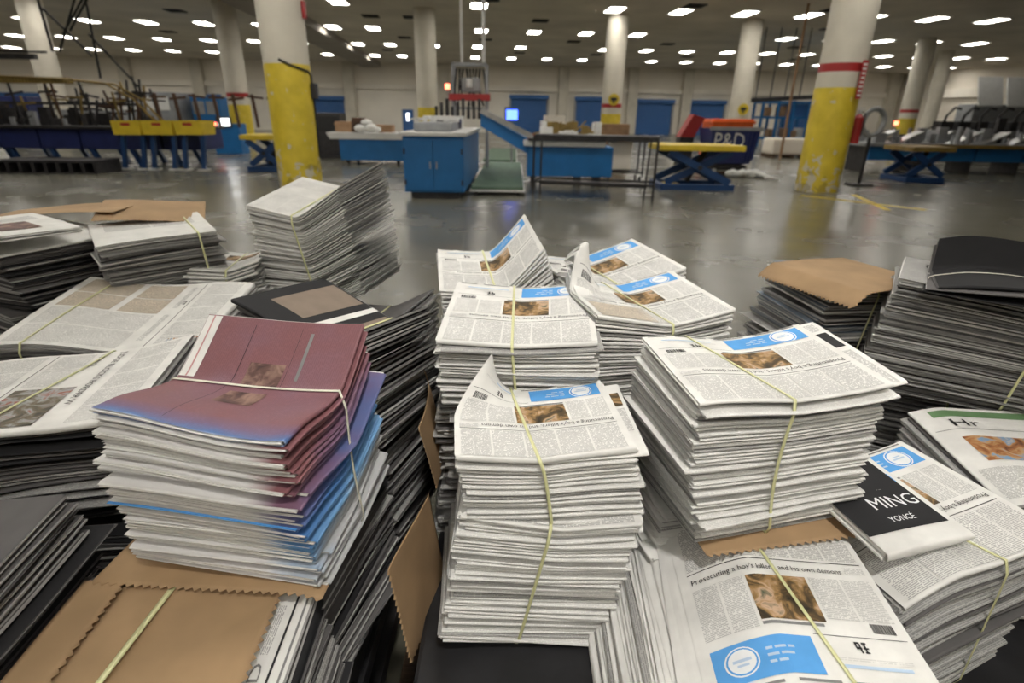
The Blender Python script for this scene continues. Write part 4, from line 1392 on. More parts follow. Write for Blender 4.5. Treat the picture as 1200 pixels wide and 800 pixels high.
# yellow floor lines by the column
for pts, lb in ((((940, 229), (1085, 246)), 'yellow line painted on the floor in front of the column with the red ring'),
                (((1000, 228), (1040, 246)), 'short faded yellow floor line crossing the longer one')):
    a, b = at_z(*pts[0]), at_z(*pts[1])
    o = MB().bar((a.x, a.y, 0.002), (b.x, b.y, 0.002), 0.12, 0.003).build('floor_line', 'yellow_enamel')
    tag(o, lb, 'floor marking')


# ---- machine helpers
def vents(m, x0, x1, y, z0, z1, n):
    for k in range(n):
        z = z0 + (z1 - z0) * k / n
        m.box(x0, x1, y - 0.012, y, z, z + (z1 - z0) / n * 0.5)


def clutter_parts(name, mat, parent, rnd, *a, **k):
    for _ in range(a[5]):
        m = MB()
        clutter(m, rnd, *a[:5], 1, *a[6:], **k)
        m.build(name, mat, parent)


def clutter(m, rnd, x0, x1, y0, y1, z, n, hmax=0.3, kinds=('box', 'cyl', 'bar')):
    for _ in range(n):
        x, y = rnd.uniform(x0, x1), rnd.uniform(y0, y1)
        s, h = rnd.uniform(0.04, 0.16), rnd.uniform(0.06, hmax)
        k = rnd.choice(kinds)
        if k == 'box':
            m.box(x - s, x + s, y - s * 0.7, y + s * 0.7, z, z + h, 0.01)
        elif k == 'cyl':
            m.cyl((x, y, z), (x, y, z + h), s * 0.6, seg=12)
        else:
            m.bar((x - s * 2, y, z + h * 0.4), (x + s * 2, y + s, z + h), 0.03)


# 1 blue cabinet (end of the inserting machine)
a, b = at_z(473, 234), at_z(545, 232)
yb = (a.y + b.y) / 2
x0, x1 = a.x, b.x
hc = at_y(510, 157, yb).z
cab = thing('machine_cabinet', 'blue steel machine cabinet with two doors and a white top', 'cabinet', ((x0 + x1) / 2, yb, 0), 0)
w = (x1 - x0) / 2
MB().box(-w, w, 0.02, 4.6, 0.12, hc - 0.04, 0.015).build('body', 'blue_paint', cab)
MB().box(-w + 0.1, w - 0.1, 0.1, 4.5, 0.0, 0.119).build('plinth', 'dark_steel', cab)
for s in (-1, 1):
    dd = MB().box(min(0.005 * s, s * (w - 0.02)), max(0.005 * s, s * (w - 0.02)), -0.012, 0.019, 0.16, hc - 0.10, 0.006).build('door', 'blue_paint', cab)
    hm = MB()
    for zz in (0.3, hc - 0.3):
        hm.cyl((s * (w - 0.03), -0.02, zz - 0.05), (s * (w - 0.03), -0.02, zz + 0.05), 0.018)
    hm.build('hinge', 'dark_steel', dd)
    MB().box(s * 0.06 - 0.012, s * 0.06 + 0.012, -0.03, -0.0125, 0.55, 0.68, 0.004).build('handle', 'steel', dd)
MB().box(-w - 0.06, w + 0.06, -0.06, 4.7, hc - 0.039, hc + 0.03, 0.015).build('white_top', 'white_plastic', cab)
m = MB()
rr = random.Random(2)
m.box(-w * 0.7, w * 0.6, 0.3, 1.6, hc + 0.031, hc + 0.20, 0.04)
m.build('clear_guard', 'grey_machine', cab)
clutter_parts('feeder_gear', 'white_plastic', cab, rr, -w * 0.6, w * 0.6, 0.3, 1.4, hc + 0.201, 9, 0.1)
m = MB()
m.box(-w * 0.75, w * 0.75, 1.7, 1.76, hc + 0.25, hc + 0.31, 0.01).box(-w * 0.75, -w * 0.7, 1.7, 1.76, hc + 0.031, hc + 0.25).box(w * 0.7, w * 0.75, 1.7, 1.76, hc + 0.031, hc + 0.25)
m.build('crossbar', 'white_plastic', cab)
m = MB()
for k in range(9):
    m.cyl((-w * 0.45 + k * 0.12, 2.6, hc + 0.25), (-w * 0.45 + k * 0.12, 2.6, hc + 0.25 + 0.25 + 0.08 * (k % 3)), 0.035, seg=10)
m.box(-w * 0.6, w * 0.5, 2.4, 2.9, hc + 0.031, hc + 0.25, 0.02)
m.build('gripper_row', 'dark_steel', cab)
MB().cyl((-0.0, 2.7, hc + 0.25), (0.0, 2.7, hc + 0.85), 0.02).build('beacon_stem', 'steel', cab)
MB().cyl((-0.0, 2.7, hc + 0.851), (0.0, 2.7, hc + 0.96), 0.05).build('beacon', 'red_glow', cab)

# tower standing on the machine, with the two posts up to the ceiling
ty = yb + 5.0
p0, p1 = at_y(531, 128, ty), at_y(570, 75, ty)
tw = thing('machine_tower', 'upright machine tower with a red band and cables behind the blue cabinet', 'machine', ((p0.x + p1.x) / 2, ty, 0), 0)
w = (p1.x - p0.x) / 2
m = MB()
for sx in (-1, 1):
    for sy in (0, 0.5):
        m.bar((sx * w, sy, 0), (sx * w, sy, p1.z), 0.06)
m.bar((-w, 0, p1.z), (w, 0, p1.z), 0.06)
m.bar((-w, 0.5, p1.z), (w, 0.5, p1.z), 0.06)
m.bar((-w, 0, 1.65), (w, 0, 1.65), 0.06)
m.build('frame', 'grey_machine', tw)
zr = at_y(550, 113, ty).z
MB().box(-w - 0.1, w + 0.1, -0.12, -0.04, zr - 0.10, zr + 0.06, 0.01).build('red_band', 'red_paint', tw)
m = MB()
rr = random.Random(4)
for k in range(9):
    x = -w * 0.8 + k * w * 0.2
    m.tube([(x, 0.2, p1.z - 0.1), (x + rr.uniform(-.08, .08), 0.15, p1.z - 0.5), (x + rr.uniform(-.1, .1), 0.2, 1.7)], 0.028, 6)
m.build('cables', 'dark_steel', tw)
MB().box(-w * 0.5, w * 0.6, 0.1, 0.4, zr + 0.1, zr + 0.45, 0.03).build('gearbox', 'grey_machine', tw)
MB().cyl((0.0, 0.05, p1.z - 0.55), (0, 0.05, p1.z - 0.35), 0.09).build('lamp', 'white_plastic', tw)
for px in (540, 566):
    q = at_y(px, 60, ty)
    o = MB().cyl((q.x, ty + 0.25, p1.z + 0.032), (q.x, ty + 0.25, CEIL - 0.002), 0.035 if px < 550 else 0.045).build('ceiling_post', 'white_plastic', None, True)
    tag(o, 'thin post' + (' with grey finish' if px < 550 else ', the thicker one,') + ' from the machine tower up to the ceiling', 'post')

# orange upright at right far
q0, q1 = at_y(945, 30, 24), at_y(928, 110, 24)
o = MB().cyl((q1.x, 24, 0), (q1.x, 24, CEIL - 0.003), 0.05).build('ceiling_post', 'cardboard', None, True)
tag(o, 'thin orange brown post in front of the blue racks', 'post')

# 2 green mats on low platforms
for (xa, xb, ya_, yb_, lb) in ((552, 613, 228, 196, 'green topped low step platform beside the blue cabinet'), (566, 605, 193, 178, 'green topped low step platform farther along the machine')):
    a, b, c = at_z(xa, ya_), at_z(xb, ya_), at_z((xa + xb) / 2, yb_)
    t = thing('step_platform', lb, 'platform', ((a.x + b.x) / 2, (a.y + c.y) / 2, 0), 0)
    w, d = (b.x - a.x) / 2, (c.y - a.y) / 2
    MB().box(-w, w, -d, d, 0.10, 0.16, 0.01).build('green_surface', 'green_mat', t)
    MB().box(-w - 0.03, w + 0.03, -d - 0.03, d + 0.03, 0.06, 0.099, 0.01).build('rim', 'white_plastic', t)
    m = MB()
    for sx in (-1, 1):
        for sy in (-1, 1):
            m.box(sx * (w - 0.1) - 0.04, sx * (w - 0.1) + 0.04, sy * (d - 0.1) - 0.04, sy * (d - 0.1) + 0.04, 0, 0.06)
    m.build('feet', 'dark_steel', t)

# 3 conveyor: blue base and slope
a, b = at_z(614, 222), at_z(718, 224)
yc = a.y + 0.8
x0, x1 = at_y(618, 190, yc).x, at_y(718, 190, yc).x
zt = at_y(670, 172, yc).z
zb = at_y(670, 211, yc).z
cv = thing('sloping_conveyor', 'blue conveyor with a long sloping chute and a cluttered white top', 'conveyor', (0, yc, 0), 0)
MB().box(x0, x1, 0, 1.1, max(zb, 0.2), zt, 0.02).build('base', 'blue_paint', cv)
m = MB()
for x in (x0 + 0.15, x0 + 1.2, x1 - 0.3):
    m.box(x - 0.05, x + 0.05, 0.1, 0.2, 0.0, max(zb, 0.2) - 0.001)
    m.box(x - 0.05, x + 0.05, 0.9, 1.0, 0.0, max(zb, 0.2) - 0.001)
m.build('legs', 'dark_steel', cv)
MB().box(x0 - 0.1, x1 - 0.2, -0.1, 1.2, zt + 0.001, zt + 0.14, 0.03).build('belt_tray', 'white_plastic', cv)
MB().box(x0 + 0.0, x1 + 0.05, -0.16, -0.101, zt + 0.12, zt + 0.17, 0.01).build('guide_rail', 'dark_steel', cv)
s0, s1 = at_y(563, 131, yc), at_y(622, 176, yc)
m = MB()
m.prism_y([(s0.x, s0.z - 0.02), (s1.x, zt + 0.12), (s1.x, zt - 0.2), (s0.x, s0.z - 0.30)], 0.05, 1.05)
m.build('chute', 'blue_paint', cv)
for yy in (0.0, 1.1):
    MB().bar((s0.x, yy, s0.z + 0.03), (s1.x + 0.1, yy, zt + 0.16), 0.07, 0.10).build('side_rail', 'steel', cv)
rr = random.Random(9)
clutter_parts('gripper', 'ochre_paint', cv, rr, x0 + 0.35, x1 - 0.3, 0.15, 0.9, zt + 0.141, 44, 0.42)
clutter_parts('roller', 'white_plastic', cv, rr, x0 + 0.35, x1 - 0.3, 0.1, 0.9, zt + 0.142, 18, 0.40, ('box', 'cyl'))
MB().cyl((x0 + 0.1, 0.5, zt + 0.142), (x0 + 0.1, 0.5, zt + 0.24), 0.10).build('red_cap', 'red_paint', cv)
# monitor with blue screen
q = at_y(600, 134, yc + 5)
mo = thing('monitor', 'monitor with a glowing blue screen behind the sloping chute', 'monitor', (q.x, yc + 5, 0), 0)
MB().box(-0.22, 0.22, 0, 0.05, q.z - 0.2, q.z + 0.2, 0.01).build('casing', 'door_blue', mo)
MB().box(-0.17, 0.17, -0.006, -0.0005, q.z - 0.15, q.z + 0.13).build('screen', 'screen_glow', mo)
MB().cyl((0, 0.08, 0.0), (0, 0.08, q.z), 0.03).box(-0.25, 0.25, -0.15, 0.3, 0, 0.04, 0.01).build('stand', 'grey_machine', mo)
# paper box between
q = at_y(650, 136, yc + 4)
o = MB().box(q.x - 0.3, q.x + 0.3, yc + 4, yc + 4.4, 0, q.z + 0.02, 0.02).box(q.x - 0.2, q.x + 0.2, yc + 3.96, yc + 3.999, q.z - 0.5, q.z - 0.15, 0.01).build('control_box', 'wall_grey')
tag(o, 'plain grey control box standing behind the cluttered conveyor', 'control box')
q = at_y(725, 146, yc + 5)
o = MB().box(q.x - 0.75, q.x + 0.35, yc + 5, yc + 5.6, 0, q.z + 0.02, 0.02).box(q.x - 0.7, q.x + 0.3, yc + 4.97, yc + 4.999, 0.3, q.z - 0.1, 0.01).build('carton', 'cardboard')
tag(o, 'tall cardboard carton standing at the foot of the column with the red ring', 'carton')

# 4 blue feeder table on the left of the cabinet
a, b = at_z(400, 193), at_z(472, 193)
yt = a.y
zt2 = at_y(430, 163, yt).z
zb2 = at_y(430, 188, yt).z
tb = thing('feeder_table', 'blue feeder table with a white top, beside the blue cabinet', 'table', (0, yt, 0), 0)
MB().box(a.x, b.x + 0.6, 0, 1.4, zb2, zt2, 0.02).build('body', 'blue_paint', tb)
MB().prism_y([(a.x - 0.35, zt2 + 0.18), (a.x - 0.25, zt2 + 0.001), (b.x + 0.5, zt2 + 0.001), (b.x + 0.9, zt2 + 0.18)], -0.1, 1.5).build('white_top', 'white_plastic', tb)
m = MB()
for x in (a.x + 0.2, b.x - 0.1):
    for y in (0.1, 1.2):
        m.box(x - 0.05, x + 0.05, y, y + 0.1, 0.08, zb2 - 0.001)
        m.cyl((x - 0.03, y + 0.05, 0.06), (x + 0.03, y + 0.05, 0.06), 0.06)
m.build('legs', 'dark_steel', tb)
for k, (px, wd, hh, mt, lb) in enumerate(((405, 0.26, 0.30, 'cardboard', 'brown carton at the near end of the feeder table'), (421, 0.15, 0.42, 'brown_iron', 'dark brown crate on the feeder table'),
                                          (451, 0.26, 0.22, 'cardboard', 'low brown carton beside the white bags on the feeder table'))):
    q = at_y(px, 150, yt + 0.6)
    o = MB().box(q.x - wd, q.x + wd, yt + 0.35, yt + 0.9, zt2 + 0.19, zt2 + 0.19 + hh, 0.015).box(q.x - wd - 0.02, q.x + wd + 0.02, yt + 0.33, yt + 0.92, zt2 + 0.19 + hh * 0.7, zt2 + 0.19 + hh * 0.78, 0.004).build('carton', mt)
    tag(o, lb, 'carton')
q = at_y(434, 146, yt + 0.6)
m = MB()
for dx, dz, s in ((-0.2, 0.1, 0.2), (0.1, 0.12, 0.22), (0.0, 0.26, 0.18), (0.3, 0.08, 0.14)):
    m.ball((q.x + dx, yt + 0.15, zt2 + 0.2 + dz), s, 1, 0.7, 0.6)
tag(m.build('plastic_bag', 'white_plastic', None, True), 'crumpled white plastic bag lying among the cartons', 'bag')

# 5 black wire rack
a, b = at_z(625, 231), at_z(768, 238)
zt3 = at_y(690, 160, a.y).z
rk = thing('wheeled_frame_rack', 'black open frame rack standing in front of the sloping conveyor', 'rack', ((a.x + b.x) / 2, a.y, 0), math.atan2(b.y - a.y, b.x - a.x))
L = (b - a).length / 2
for sx in (-1, 1):
    for y in (0, 0.7):
        MB().bar((sx * L, y, 0.0), (sx * L, y, zt3), 0.035).build('upright', 'dark_steel', rk)
MB().bar((L * 0.86, 0, 0), (L * 0.90, 0, zt3), 0.03).build('upright', 'dark_steel', rk)
m = MB()
for z in (0.28, zt3 - 0.06):
    for y in (0, 0.7):
        m.bar((-L, y, z), (L, y, z), 0.035)
    for sx in (-1, 1):
        m.bar((sx * L, 0, z), (sx * L, 0.7, z), 0.035)
m.build('rail', 'dark_steel', rk)
MB().box(-L, L, 0.0, 0.7, zt3 - 0.04, zt3 + 0.02, 0.01).build('top_tray', 'dark_steel', rk)
MB().box(-L * 0.9, L * 0.9, 0.05, 0.65, 0.22, 0.255, 0.01).build('bottom_tray', 'dark_steel', rk)

# 6 wooden cart with thin frame behind
q = at_z(735, 214)
wc = thing('frame_trolley', 'small dark trolley with pale panel between the conveyor and the scissor table', 'trolley', (q.x, q.y + 0.5, 0), 0)
m = MB()
for sx in (-0.45, 0.45):
    for y in (0, 0.6):
        m.bar((sx, y, 0.1), (sx, y, 1.0), 0.04)
for z in (0.2, 0.98):
    m.bar((-0.45, 0, z), (0.45, 0, z), 0.04)
    m.bar((-0.45, 0.6, z), (0.45, 0.6, z), 0.04)
m.build('frame', 'dark_steel', wc)
MB().box(-0.4, 0.2, 0.3, 0.33, 0.24, 0.9, 0.005).build('pale_panel', 'wall_grey', wc)
MB().box(-0.45, 0.45, -0.01, 0.62, 1.001, 1.03, 0.005).build('shelf', 'brown_iron', wc)
m = MB()
for sx in (-0.4, 0.4):
    for y in (0.02, 0.58):
        m.cyl((sx - 0.02, y, 0.05), (sx + 0.02, y, 0.05), 0.05)
m.build('wheels', 'rubber', wc)


# 7 scissor tables
def scissor(label, pl_, pr_, ptop, group=None, ang=0.0, top_mat='yellow_enamel'):
    a, b = at_z(*pl_), at_z(*pr_)
    y = (a.y + b.y) / 2
    zt = at_y(ptop[0], ptop[1], y).z
    t = thing('scissor_lift_table', label, 'lift table', ((a.x + b.x) / 2, y, 0), ang)
    w = (b.x - a.x) / 2
    D = 1.0
    m = MB()
    for yy in (0, D):
        m.box(-w, w, yy - 0.06, yy + 0.06, 0.0, 0.13, 0.01)
    for xx in (-w + 0.06, w - 0.06):
        m.box(xx - 0.06, xx + 0.06, 0.06, D - 0.06, 0.0, 0.13, 0.01)
    m.build('base_frame', 'navy_paint', t)
    MB().box(-w * 1.12, w * 1.12, -0.12, D + 0.12, zt - 0.12, zt, 0.02).build('platform', top_mat, t)
    for s in (-1, 1):
        for yy in (0.02, D - 0.02):
            MB().bar((-s * w * 0.85, yy + s * 0.05, 0.16), (s * w * 0.85, yy + s * 0.05, zt - 0.14), 0.06, 0.15).build('scissor_arm', 'navy_paint', t)
    MB().cyl((0, -0.08, (zt + 0.02) / 2), (0, D + 0.08, (zt + 0.02) / 2), 0.05).build('pivot_pin', 'dark_steel', t)
    MB().cyl((-0.1, D / 2, 0.15), (0.25, D / 2, zt - 0.15), 0.06).build('ram', 'dark_steel', t)
    return t


scissor('blue scissor lift table with a yellow platform beside the dark blue bin', (772, 222), (860, 224), (820, 170))
q = at_z(783, 218)
tag(MB().box(q.x - 0.22, q.x + 0.2, q.y - 0.25, q.y + 0.1, 0, 0.09, 0.03).box(q.x - 0.12, q.x + 0.1, q.y - 0.2, q.y + 0.0, 0.091, 0.11, 0.008).build('foot_pedal', 'yellow_enamel'), 'yellow foot pedal lying by the scissor lift table', 'pedal')
scissor('blue scissor lift table partly hidden by the chipped yellow column', (290, 201), (336, 201), (300, 158))
scissor('blue scissor lift table by the long feeder machine', (1055, 213), (1108, 215), (1090, 172), top_mat='ochre_paint')

# 8 dark blue bin with P & D
a, b = at_z(826, 208), at_z(890, 208)
yb8 = a.y + 0.9
q0, q1 = at_y(834, 150, yb8), at_y(893, 150, yb8)
zt8, zb8 = q0.z, at_y(850, 192, yb8).z
bn = thing('tilt_bin', 'dark blue tapered plastic bin with white letters on a wheeled base', 'bin', ((q0.x + q1.x) / 2, yb8, 0), 0)
w = (q1.x - q0.x) / 2
m = MB()
bm_ = m.bm
r0 = [bm_.verts.new(v) for v in ((-w * 0.78, 0.1, zb8), (w * 0.78, 0.1, zb8), (w * 0.78, 0.95, zb8), (-w * 0.78, 0.95, zb8))]
r1 = [bm_.verts.new(v) for v in ((-w, 0, zt8), (w, 0, zt8), (w, 1.1, zt8), (-w, 1.1, zt8))]
r2 = [bm_.verts.new(v) for v in ((-w + 0.05, 0.05, zt8), (w - 0.05, 0.05, zt8), (w - 0.05, 1.05, zt8), (-w + 0.05, 1.05, zt8))]
r3 = [bm_.verts.new(v) for v in ((-w * 0.74, 0.15, zb8 + 0.05), (w * 0.74, 0.15, zb8 + 0.05), (w * 0.74, 0.9, zb8 + 0.05), (-w * 0.74, 0.9, zb8 + 0.05))]
for k in range(4):
    for p_, q_ in ((r0, r1), (r1, r2), (r2, r3)):
        bm_.faces.new((p_[k], p_[(k + 1) % 4], q_[(k + 1) % 4], q_[k]))
bm_.faces.new(r0)
bm_.faces.new(r3)
m.build('tub', 'dark_blue_plastic', bn)
m = MB()
for k in range(3):
    m.bar((w * (0.5 + 0.15 * k), 0.05, zb8 + 0.1), (w * (0.55 + 0.17 * k), 0.0, zt8 - 0.1), 0.06)
m.build('side_rib', 'dark_blue_plastic', bn)
MB().box(-w - 0.04, w + 0.04, -0.05, 0.02, zt8 - 0.06, zt8 + 0.04, 0.01).build('rim', 'grey_machine', bn)
pts, tr, tw_ = glyphs('P&D')
me = bpy.data.meshes.new('lettering')
hgt = (zt8 - zb8) * 0.62
sc_ = hgt
tilt = 0.1 / (zt8 - zb8)
vv = []
for x, y in pts:
    z = zt8 - 0.10 - hgt * 0.72 + y * sc_
    vv.append((-w * 0.85 + x / tw_ * w * 1.25, -0.012 + (zt8 - z) * tilt, z))
me.from_pydata(vv, [], [tuple(int(i) for i in t_) for t_ in tr])
link('lettering', me, 'white_plastic', bn)
MB().box(-w * 0.7, w * 0.7, 0.1, 0.95, 0.16, 0.24, 0.01).box(-w * 0.5, w * 0.5, 0.2, 0.85, 0.241, zb8 - 0.001).build('wheel_base', 'dark_steel', bn)
for sx in (-1, 1):
    for y in (0.15, 0.9):
        MB().cyl((sx * w * 0.6 - 0.03, y, 0.08), (sx * w * 0.6 + 0.03, y, 0.08), 0.08, seg=20).build('wheel', 'white_plastic', bn)
q0, q1 = at_y(836, 139, yb8 + 1.8), at_y(883, 149, yb8 + 1.8)
ob = MB().box(q0.x, q1.x, yb8 + 1.8, yb8 + 2.8, 0.35, q0.z, 0.03).box(q0.x - 0.04, q1.x + 0.04, yb8 + 1.76, yb8 + 2.84, q0.z - 0.14, q0.z - 0.05, 0.02).build('plastic_crate', 'orange_plastic')
tag(ob, 'bright orange plastic crate behind the dark blue bin', 'crate')
MB().box(q0.x + 0.1, q1.x - 0.1, yb8 + 1.9, yb8 + 2.7, 0.0, 0.349, 0.01).build('skid', 'dark_steel', ob)
q = at_y(820, 152, yb8 + 1)
rf = thing('red_hopper', 'red tilted hopper standing beside the dark blue bin', 'hopper', (q.x - 0.15, yb8 + 1.3, 0), 0)
MB().prism_y([(-0.32, 0.95), (0.10, 0.95), (0.36, q.z + 0.32), (0.02, q.z + 0.42)], 0, 0.5).build('body', 'red_paint', rf)
MB().box(-0.3, 0.12, 0.05, 0.45, 0.0, 0.949, 0.02).build('pedestal', 'dark_steel', rf)
# white sheet on the floor by the bin
q = at_z(868, 208)
m = MB()
for k in range(9):
    m.ball((q.x - 0.3 + 0.1 * k, q.y + 0.05 * math.sin(k * 2), 0.10 + 0.03 * math.sin(k * 3)), 0.12, 1.2, 1, 0.8)
m.cyl((q.x + 0.3, q.y, 0.14), (q.x + 0.75, q.y - 0.7, 0.02), 0.05, 0.02)
tag(m.build('plastic_bag', 'white_plastic', None, True), 'white plastic film lying on the floor under the dark blue bin', 'bag')

# ---- right: long feeder machine
a, b = at_z(1003, 206), at_z(1230, 222)
ym = a.y + 2.0
fm = thing('feeder_machine', 'long blue feeder machine with rows of grippers, beyond the column with the red ring', 'machine', (0, ym, 0), math.radians(-3))
xs_ = [at_y(p, 190, ym).x for p in (1003, 1060, 1120, 1172, 1260, 1400)]
ztm = at_y(1080, 171, ym).z
for xa, xb in zip(xs_, xs_[1:]):
    MB().box(xa + 0.03, xb - 0.03, 0, 1.3, 0.35, ztm, 0.02).build('blue_panel', 'blue_paint', fm)
for x in xs_:
    MB().box(x - 0.028, x + 0.028, 0.1, 1.2, 0.0, ztm - 0.02).build('support_leg', 'dark_steel', fm)
MB().box(xs_[0] - 0.3, xs_[-1], -0.25, 1.6, ztm + 0.001, ztm + 0.10, 0.02).build('table_top', 'grey_machine', fm)
MB().box(xs_[0] + 0.5, xs_[3], -0.32, -0.251, ztm - 0.02, ztm + 0.08, 0.01).build('edge_rail', 'ochre_paint', fm)
m = MB()
rr = random.Random(12)
x = xs_[0]
while x < xs_[-1]:
    m.prism_y([(x, ztm + 0.101), (x + 0.12, ztm + 0.101), (x + 0.75, ztm + 0.40), (x + 0.72, ztm + 0.45)], 0.1, 0.55)
    x += 0.85
m.build('chute_plates', 'steel', fm)
clutter_parts('gripper', 'grey_machine', fm, rr, xs_[0], xs_[-1], -0.1, 1.3, ztm + 0.102, 85, 0.5)
clutter_parts('gearbox', 'dark_steel', fm, rr, xs_[0], xs_[-1], 1.0, 1.5, ztm + 0.102, 40, 0.75)
q = at_y(1032, 146, ym + 1)
MB().cyl((q.x, 0.9, ztm + 0.1), (q.x, 0.9, q.z), 0.02).build('beacon_stem', 'steel', fm)
MB().cyl((q.x, 0.9, q.z), (q.x, 0.9, q.z + 0.12), 0.06).build('beacon', 'red_glow', fm)
# second dark row behind
q0, q1 = at_y(1100, 150, ym + 5), at_y(1240, 130, ym + 5)
f2 = thing('gripper_conveyor', 'dark machine row with curved arms behind the long feeder machine', 'machine', (0, ym + 5, 0), 0)
MB().box(q0.x, q1.x + 6, 0, 1.2, 0.0, 1.15, 0.03).build('base', 'grey_machine', f2)
m = MB()
for k in range(14):
    x = q0.x + 0.3 + k * 0.7
    m.tube([(x, 0.3, 1.151), (x + 0.1, 0.3, 1.7), (x + 0.35, 0.3, 2.0), (x + 0.6, 0.3, 1.95)], 0.05, 6)
    m.box(x - 0.1, x + 0.4, 0.2, 0.7, 1.151, 1.5, 0.02)
m.build('arm_row', 'dark_steel', f2)
q0 = at_y(1165, 135, ym + 6.8)
pn = thing('tilted_cabinet', 'pair of pale tilted cabinet panels rising behind the long feeder machine', 'cabinet', (q0.x, ym + 7.5, 0), 0)
MB().box(-0.4, 2.6, 0, 1.0, 0, 2.2, 0.03).build('body', 'grey_machine', pn)
MB().prism([(-0.02, 2.1), (-0.06, 2.15), (0.4, 3.3), (0.45, 3.25)], -0.3, 0.75).build('tilted_panel', 'white_plastic', pn)
MB().prism([(-0.02, 2.1), (-0.06, 2.15), (0.4, 3.3), (0.45, 3.25)], 0.95, 2.0).build('tilted_panel', 'white_plastic', pn)

# right: blue racks behind the bin
q0, q1 = at_y(890, 150, 34), at_y(962, 150, 34)
br_ = thing('storage_rack', 'blue steel rack with pale goods beyond the dark blue bin', 'rack', (q0.x, 34, 0), 0)
w = q1.x - q0.x
zr = at_y(925, 118, 34).z
m = MB()
for k in range(5):
    for y in (0, 1.2):
        m.bar((w * k / 4, y, 0), (w * k / 4, y, zr), 0.12)
m.build('upright', 'blue_paint', br_)
m = MB()
for z in (0.4, 1.5, zr - 0.15):
    m.box(-0.05, w + 0.05, 0, 1.2, z, z + 0.12)
m.build('shelf', 'blue_paint', br_)
MB().box(w * 0.45, w * 1.0, 0.3, 1.1, 1.63, zr - 0.2, 0.02).build('cover_panel', 'door_blue', br_)
rr = random.Random(5)
for k in range(7):
    x = 0.3 + k * (w - 0.6) / 7
    z = 0.521 if k % 2 else 1.621
    if z > 1 and x > w * 0.4:
        z = 0.521
    o = MB().box(br_.location.x + x - 0.05, br_.location.x + x + 0.30, 34.2, 34.8, z, z + rr.uniform(0.35, 0.55), 0.03).box(br_.location.x + x + 0.05, br_.location.x + x + 0.22, 34.19, 34.199, z + 0.1, z + 0.3).build('carton', rr.choice(['white_plastic', 'cardboard', 'cardboard']))
    tag(o, 'carton stored on the blue steel rack beyond the dark blue bin', 'carton', 'cartons on the blue steel rack')
q0, q1 = at_y(868, 118, 30), at_y(972, 105, 30)
o = MB().bar((q0.x, 30, q0.z), (q1.x, 30, q0.z + 0.25), 0.14, 0.2)
for k in range(7):
    xx = q0.x + (q1.x - q0.x) * k / 6
    o.bar((xx, 30, q0.z + 0.1), (xx, 30, CEIL - 0.003), 0.04)
tag(o.build('overhead_track', 'dark_steel'), 'dark overhead conveyor track hanging above the blue steel rack', 'conveyor track')
q = at_z(935, 186)
gw = thing('wrapped_pallet', 'low pale wrapped load on the floor behind the column with the red ring', 'pallet load', (q.x, q.y + 1, 0), 0)
MB().box(-0.9, 0.9, -0.5, 0.6, 0.12, 0.75, 0.12).build('wrapped_load', 'wall_grey', gw)
m = MB()
for x in (-0.8, 0, 0.8):
    m.box(x - 0.07, x + 0.07, -0.5, 0.6, 0, 0.09)
m.box(-0.9, 0.9, -0.52, 0.62, 0.091, 0.119)
m.build('pallet_base', 'pallet_wood', gw)
q = at_z(1008, 160)
m = MB()
hb = thing('hose_reel', 'grey hose looped over a stand behind the fire extinguisher', 'hose', (at_y(1022, 150, 14.2).x, 14.2, 0), 0)
MB().cyl((0, 0, 0), (0, 0, 1.15), 0.04).box(-0.25, 0.25, -0.2, 0.2, 0, 0.05, 0.01).build('stand', 'dark_steel', hb)
MB().tube([(0.25 * math.cos(a_), 0, 1.45 + 0.3 * math.sin(a_)) for a_ in [k * PI / 8 for k in range(17)]], 0.06).build('hose', 'grey_machine', hb)

# ---- left: machines
ql, qr = at_z(-60, 215), at_z(235, 196)
yl = 17.0
x0, x1 = at_y(-80, 150, yl).x, at_y(240, 150, yl).x
lm = thing('inserting_machine', 'long dark blue inserting machine under the hanging hoses', 'machine', (0, yl, 0), math.radians(2))
n = 7
for k in range(n):
    xa = x0 + (x1 - x0) * k / n
    xb = x0 + (x1 - x0) * (k + 1) / n
    MB().box(xa + 0.03, xb - 0.03, 0, 1.4, 0.45, 0.98, 0.02).build('side_panel', 'dark_blue_plastic', lm)
    for y in (0.1, 1.3):
        MB().bar((xa + 0.4, y, 0), (xa + 0.2, y, 0.46), 0.12).build('leg', 'navy_paint', lm)
MB().box(x0, x1, -0.2, 1.6, 0.981, 1.06, 0.02).build('table_top', 'dark_steel', lm)
rr = random.Random(21)
clutter_parts('gripper', 'dark_steel', lm, rr, x0 + 0.3, x1 - 3.2, 0.1, 1.4, 1.061, 60, 0.5)
clutter_parts('shallow_box', 'grey_machine', lm, rr, x0 + 0.3, x1 - 3.2, 0.2, 1.3, 1.062, 16, 0.42, ('box',))
m = MB()
for k in range(9):
    x = x0 + 6 + k * 0.55
    m.bar((x, 0.6, 1.062), (x - 0.06, 0.6, 1.95), 0.07)
    m.bar((x - 0.2, 0.6, 1.9 - 0.05 * (k % 3)), (x + 0.25, 0.6, 1.85), 0.06)
m.build('iron_uprights', 'brown_iron', lm)
rr = random.Random(33)
for k in range(34):
    x = rr.uniform(x0 + 1.0, x1 - 1.5)
    hgt_ = rr.uniform(0.5, 1.3)
    y = rr.uniform(0.2, 1.2)
    mt = rr.choice(['dark_steel', 'brown_iron', 'dark_steel', 'ochre_paint'])
    m = MB().bar((x, y, 1.061), (x + rr.uniform(-0.25, 0.25), y, 1.06 + hgt_), 0.045)
    m.bar((x - 0.25, y, 1.06 + hgt_ * 0.7), (x + 0.25, y, 1.06 + hgt_ * rr.uniform(0.6, 0.8)), 0.05)
    m.build('gripper_arm', mt, lm)
